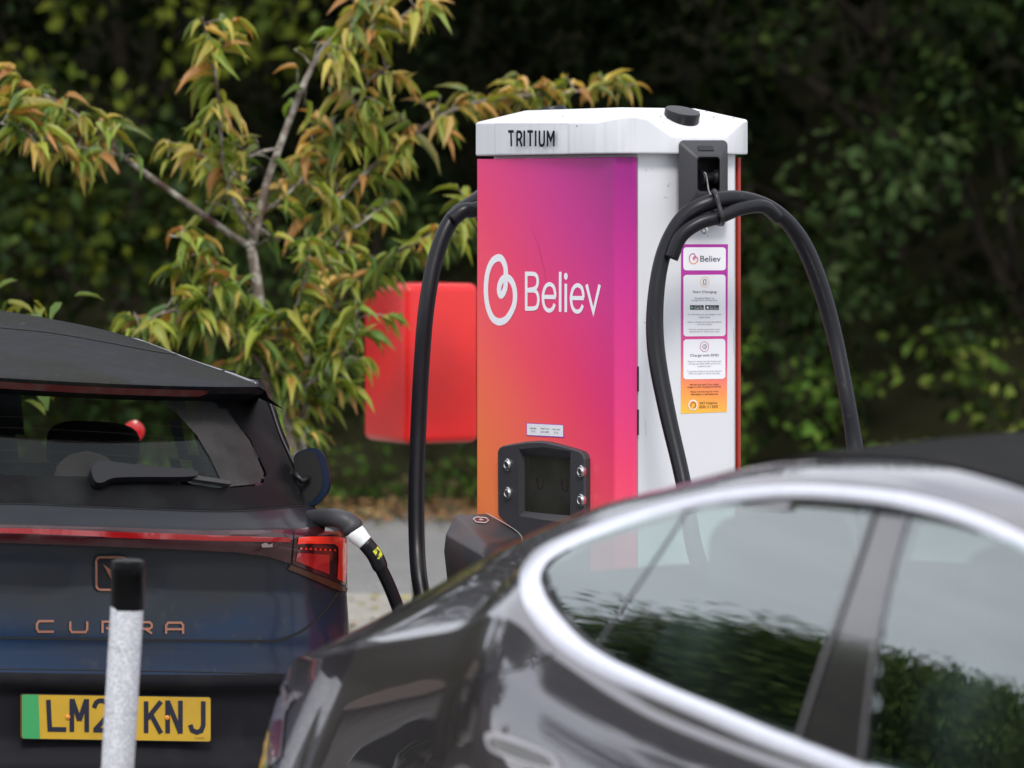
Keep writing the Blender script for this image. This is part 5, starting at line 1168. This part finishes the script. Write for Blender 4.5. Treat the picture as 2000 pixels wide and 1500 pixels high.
# glass panes
divA = [(1339, 1004), (1300, 1066), (1250, 1140), (1205, 1205), (1166, 1262)]
def side_of(poly, line): return poly
upper = [p for p in inner]
quarter = [(1062, 1140), (1066, 1120), (1085, 1096), (1150, 1062), (1250, 1028), (1330, 1006)] + divA + [(1150, 1256), (1110, 1216), (1078, 1176)]
rdoor = [(1341, 1003), (1400, 991), (1500, 979), (1580, 977), (1650, 981), (1716, 988), (1640, 1200), (1560, 1440), (1520, 1426), (1400, 1376), (1320, 1344), (1250, 1312), (1200, 1288), (1168, 1266)] + divA[::-1]
fdoor = [(1776, 999), (1860, 1020), (1950, 1055), (2040, 1105), (2180, 1200), (2330, 1330), (2480, 1500), (2560, 1620), (2400, 1640), (2200, 1610), (2000, 1570), (1850, 1532), (1686, 1486), (1724, 1212)]
Gv = []; Gf = []
for i in range(101):
    a_ = -1.75 + 3.5 * i / 100
    for j in range(41):
        z_ = .82 + .62 * j / 40; k_ = (z_ - .93) / .38; Gv.append(SG(a_, -.062 - .195 * k_ + .012 * (1 - (2 * k_ - 1) ** 2) - .005 * (a_ + .4) ** 2 + .014 * max(0, min(1.3, (-.3 - a_) / 1.05)) ** 2, z_))
Gf = [(i * 41 + j, i * 41 + j + 1, (i + 1) * 41 + j + 1, (i + 1) * 41 + j) for i in range(100) for j in range(40)]
Sgl = Surf(Gv, Gf); Sgl.guess = 7
for nm, pg, lb_ in (('quarter_window', quarter, None), ('rear_door_window', rdoor, None), ('front_door_window', fdoor, None)):
    decal(nm, [exp_(p) for p in pg], Sgl, .001, m_sgl, sc, 22)
# mirrored panes on the far side
def mirror_obj(o, nm, m_):
    V = []
    for v in o.data.vertices:
        q = Vector(v.co) - sO; w_ = q.dot(sn); V.append(Vector(v.co) + sn * (-1.86 - 2 * w_))
    return mesh(nm, V, [tuple(p.vertices) for p in o.data.polygons], m_, sc, True)
for o in [o for o in sc.children if o.name.endswith('window')]: mirror_obj(o, o.name.split('.')[0], m_sgl)
m_gask = mat('window_gasket', (.012, .012, .013), .4)
m_pil = mat('gloss_pillar', (.022, .020, .022), .10, coat=1)
pb = decal('door_pillar', [(1708, 984), (1780, 998), (1752, 1090), (1724, 1212), (1706, 1330), (1688, 1492), (1560, 1442), (1600, 1320), (1640, 1200), (1680, 1080)], Sgl, .000, m_pil, sc, 14, th=.02)
strokes('gasket', [rline([(1713, 984), (1682, 1080), (1641, 1200), (1601, 1320), (1562, 1442)], 6), rline([(1778, 998), (1750, 1090), (1722, 1212), (1704, 1330), (1686, 1490)], 6)], 7, Sgl, .004, mat('frame_grey', (.07, .06, .065), .3, coat=.6), pb)
mirror_obj(pb, 'door_pillar', m_pil)
strokes('window_divider', [rline(divA, 6)], 6.5, Sgl, .001, m_gask, sc)
strokes('inner_gasket', [rline([(x, y) for x, y in inner[:18]], 4), rline(inner[18:] + inner[:1], 4)], 9, Sd, .0005, m_gask, sc)
strokes('tip_gasket', [rline(inner[27:] + inner[:4], 4)], 15, Sd, .002, m_gask, sc)
ribbon('window_trim', outer_ + outer_[:1], inner + inner[:1], Sd, .006, .0035, m_chr, sc)
# shut lines, handle, lamp
z6 = lambda x, y: (500 + x / 2.308, 850 + y / 2.308)
strokes('shut_line', [rline([z6(*p) for p in ((1345, 985), (1240, 1030), (1160, 1058), (1050, 1085), (960, 1105), (905, 1130), (880, 1165), (868, 1210), (850, 1290), (835, 1400), (828, 1520), (826, 1700))], 5)], 2.6, Sd, .0012, m_gap, sbody)
strokes('shut_line', [rline([(640, 1277), (700, 1272), (780, 1262), (835, 1245), (880, 1215), (930, 1170), (990, 1118)], 5)], 1.8, Sd, .0012, m_gap, sbody) if False else None
hd = decal('door_handle', smooth_poly([(953, 1436), (962, 1431), (985, 1434), (1020, 1446), (1070, 1466), (1088, 1480), (1098, 1500), (1098, 1512), (1060, 1503), (1000, 1483), (965, 1468), (955, 1452)], 4), Sd, .006, mat('handle_metal', (.6, .58, .6), .3, .8), sc, 8, th=.008)
decal('handle_face', smooth_poly([(963, 1442), (985, 1444), (1030, 1460), (1070, 1477), (1084, 1492), (1080, 1500), (1040, 1490), (995, 1474), (968, 1460)], 4), Sd, .0075, mat('handle_paint', (.035, .028, .026), .25, .6, coat=1), hd, 8)
tlp = decal('tail_lamp', [(533, 1352), (545, 1338), (556, 1331), (562, 1352), (561, 1376), (557, 1413), (551, 1478), (535, 1492), (517, 1500), (518, 1450), (524, 1400)], Sd, .003, mat('lamp_clear', (.30, .27, .29), .15, coat=1), sc, 6)
decal('lamp_red', [(538, 1409), (555, 1405), (552, 1440), (547, 1478), (531, 1484), (533, 1440)], Sd, .0045, mat('lamp_maroon', (.16, .006, .02), .2, coat=1), tlp, 6)
# glass roof, dark, from the rail inwards
gr = [f for f in F_near if all(half_l[i][1] < -.33 for i in f) and -1.31 < half_l[f[0]][0] < .35]
v_, f_ = sub(SV, F_rw); v2, f2 = sub([SG(a, -1.86 - w_, z) for a, w_, z in half_l], [tuple(reversed(f)) for f in F_rw])
mesh('rear_window', v_ + v2, f_ + [tuple(i + len(v_) for i in f) for f in f2], m_sgl, sc, True)
v_, f_ = sub([p + Vector((0, 0, .003)) for p in SV], gr); v2, f2 = sub([SG(a, -1.86 - w_, z + .003) for a, w_, z in half_l], [tuple(reversed(f)) for f in gr])
mesh('glass_roof', v_ + v2, f_ + [tuple(i + len(v_) for i in f) for f in f2], noise_col(mat('roof_glass', (.004, .0035, .003), .45, spec=.02), (.010, .0095, .007), 20, .4, .8), sc, True)
# cabin
m_ci = mat('cabin_trim', (.012, .012, .013), .85)
from_bm('cabin_floor', box_bm(None, SG, -1.9, 1.2, -1.72, -.14, .30, .82), m_ci, sc)
def sblob(name, c, sx, sy, sz, parent, e=.55):
    bm = bmesh.new(); bmesh.ops.create_uvsphere(bm, u_segments=24, v_segments=14, radius=1)
    for v in bm.verts:
        q = [math.copysign(abs(k) ** e, k) for k in v.co]; v.co = SG(c[0] + q[0] * sx, c[1] + q[1] * sy, c[2] + q[2] * sz)
    return from_bm(name, bm, mat('seat_leather', (.014, .014, .015), .55), parent, True)
for a, w_ in ((-.98, -.42), (-.98, -1.44), (-.10, -.42), (-.10, -1.44)):
    s_ = sblob('seat', (a - (.0 if a > -.5 else .05), w_, .80), .09, .25, .30, sc); sblob('headrest', (a - .05, w_, 1.16 if a > -.5 else 1.15), .05, .13, .085, s_)
for a, w_ in ((.85, -.93), (2 - .25, -.93)):
    pass
for a in (-2.15, 1.55):
    for s in (1, -1):
        c = SG(a, -.12 if s == 1 else -1.74, .34); wh_ = disc_stack('wheel', c - sn * .12 * s, sn * s, [(0, .3), (.02, .34), (.2, .34), (.225, .31), (.225, .23), (.19, .22)], m_tyre, sc, 32)
        disc_stack('rim', c + sn * .075 * s, sn * s, [(0, .22), (.03, .215), (.02, .06), (.03, .04)], m_alloy, wh_, 24)

# ------------------------------------------------------------------ marker post with reflective sleeve
mp_ = thing('marker_post', 'white reflective marker post with a black cap in front of the blue car', 'bollard', W(226, 2140, 9.4)); mp_.location.z = 0
b0_ = W(226, 1700, 9.4); b0_.z = 0; b0_.x = W(215, 0, 9.4).x - .018; t1 = W(249, 1172, 9.4); t2 = W(250, 1090, 9.4); axp = (t1 - b0_).normalized()
m_ref = mat('reflective_sleeve', (.62, .63, .66), .42); t = m_ref.node_tree
bk = N(t, 'ShaderNodeTexBrick'); bk.inputs['Scale'].default_value = 1; bk.inputs['Color1'].default_value = (.62, .63, .67, 1); bk.inputs['Color2'].default_value = (.55, .56, .60, 1); bk.inputs['Mortar'].default_value = (.42, .42, .45, 1)
g = N(t, 'ShaderNodeTexCoord'); vo = N(t, 'ShaderNodeTexVoronoi', feature='DISTANCE_TO_EDGE'); vo.inputs['Scale'].default_value = 150
rp = N(t, 'ShaderNodeValToRGB'); rp.color_ramp.elements[0].position = .05; rp.color_ramp.elements[0].color = (.66, .67, .71, 1); rp.color_ramp.elements[1].position = .2; rp.color_ramp.elements[1].color = (.36, .37, .41, 1)
t.links.new(g.outputs['Object'], vo.inputs['Vector']); t.links.new(vo.outputs['Distance'], rp.inputs['Fac']); t.links.new(rp.outputs[0], bsdf(m_ref).inputs['Base Color'])
ln = (t1 - b0_).length; rr_ = .0345
disc_stack('sleeve', b0_, axp, [(0, rr_)] + [(ln * k / 12, rr_) for k in range(1, 13)], m_ref, mp_, 40)
m_capb = mat('cap_black', (.003, .003, .0035), .25, spec=.12)
disc_stack('cap', t1, (t2 - t1), [(-.02, .0350), (0, .0352), (.048, .0352), (.050, .0362), (.078, .0362), (.082, .0345), (.085, .028), (.087, .012), (.0875, .002)], m_capb, mp_, 40)
for z_ in (.10, .235): disc_stack('sleeve_joint', t1 - axp * z_, axp, [(0, rr_ + .0004), (.0012, rr_ + .0004)], mat('joint_grey', (.3, .3, .32), .5), mp_, 40)

# ------------------------------------------------------------------ red box on a black post
Yb = 16.6; rb = thing('red_box_on_post', 'bright red box with rounded corners on a black post behind the left cable', 'red box', W(817, 1400, Yb)); rb.location.z = 0
ang = R(28); ca, sa = math.cos(ang), math.sin(ang)
ctr_ = W(822, 706, Yb)
def RB(x, y, z): return ctr_ + Vector((ca * x - sa * y, sa * x + ca * y, z))
m_redb = noise_col(mat('red_gloss_plastic', (.78, .010, .010), .36, coat=.25, coat_rough=.2), (.66, .009, .009), 4, .4, .8)
bm = bevel_bm(box_bm(None, RB, -.153, .153, -.178, .178, -.293, .289), .030, 5); bx_ = from_bm('box', bm, m_redb, rb, True); smooth_by_angle(bx_, 50)
cp = W(817, 870, Yb); tube('post', [Vector((cp.x, Yb, -.1)), Vector((cp.x, Yb, .9)), Vector((cp.x, Yb, ctr_.z - .25))], .022, m_blk, rb, 20)
# ------------------------------------------------------------------ small round red marker seen through the car's rear window
c = W(262, 842, 15.2); rm = thing('red_marker', 'small round red marker seen through the rear window of the blue car', 'marker', (c.x, c.y, 0))
disc_stack('reflector', c, Vector((0, -1, 0)), [(0, .036), (.01, .036), (.014, .030)], mat('red_reflector', (.6, .005, .01), .3, coat=1), rm, 24)
tube('stake', [Vector((c.x, c.y + .012, 0)), Vector((c.x, c.y + .012, c.z * .5)), Vector((c.x, c.y + .012, c.z + .02))], .008, mat('dark_green_stake', (.01, .02, .01), .6), rm, 8)
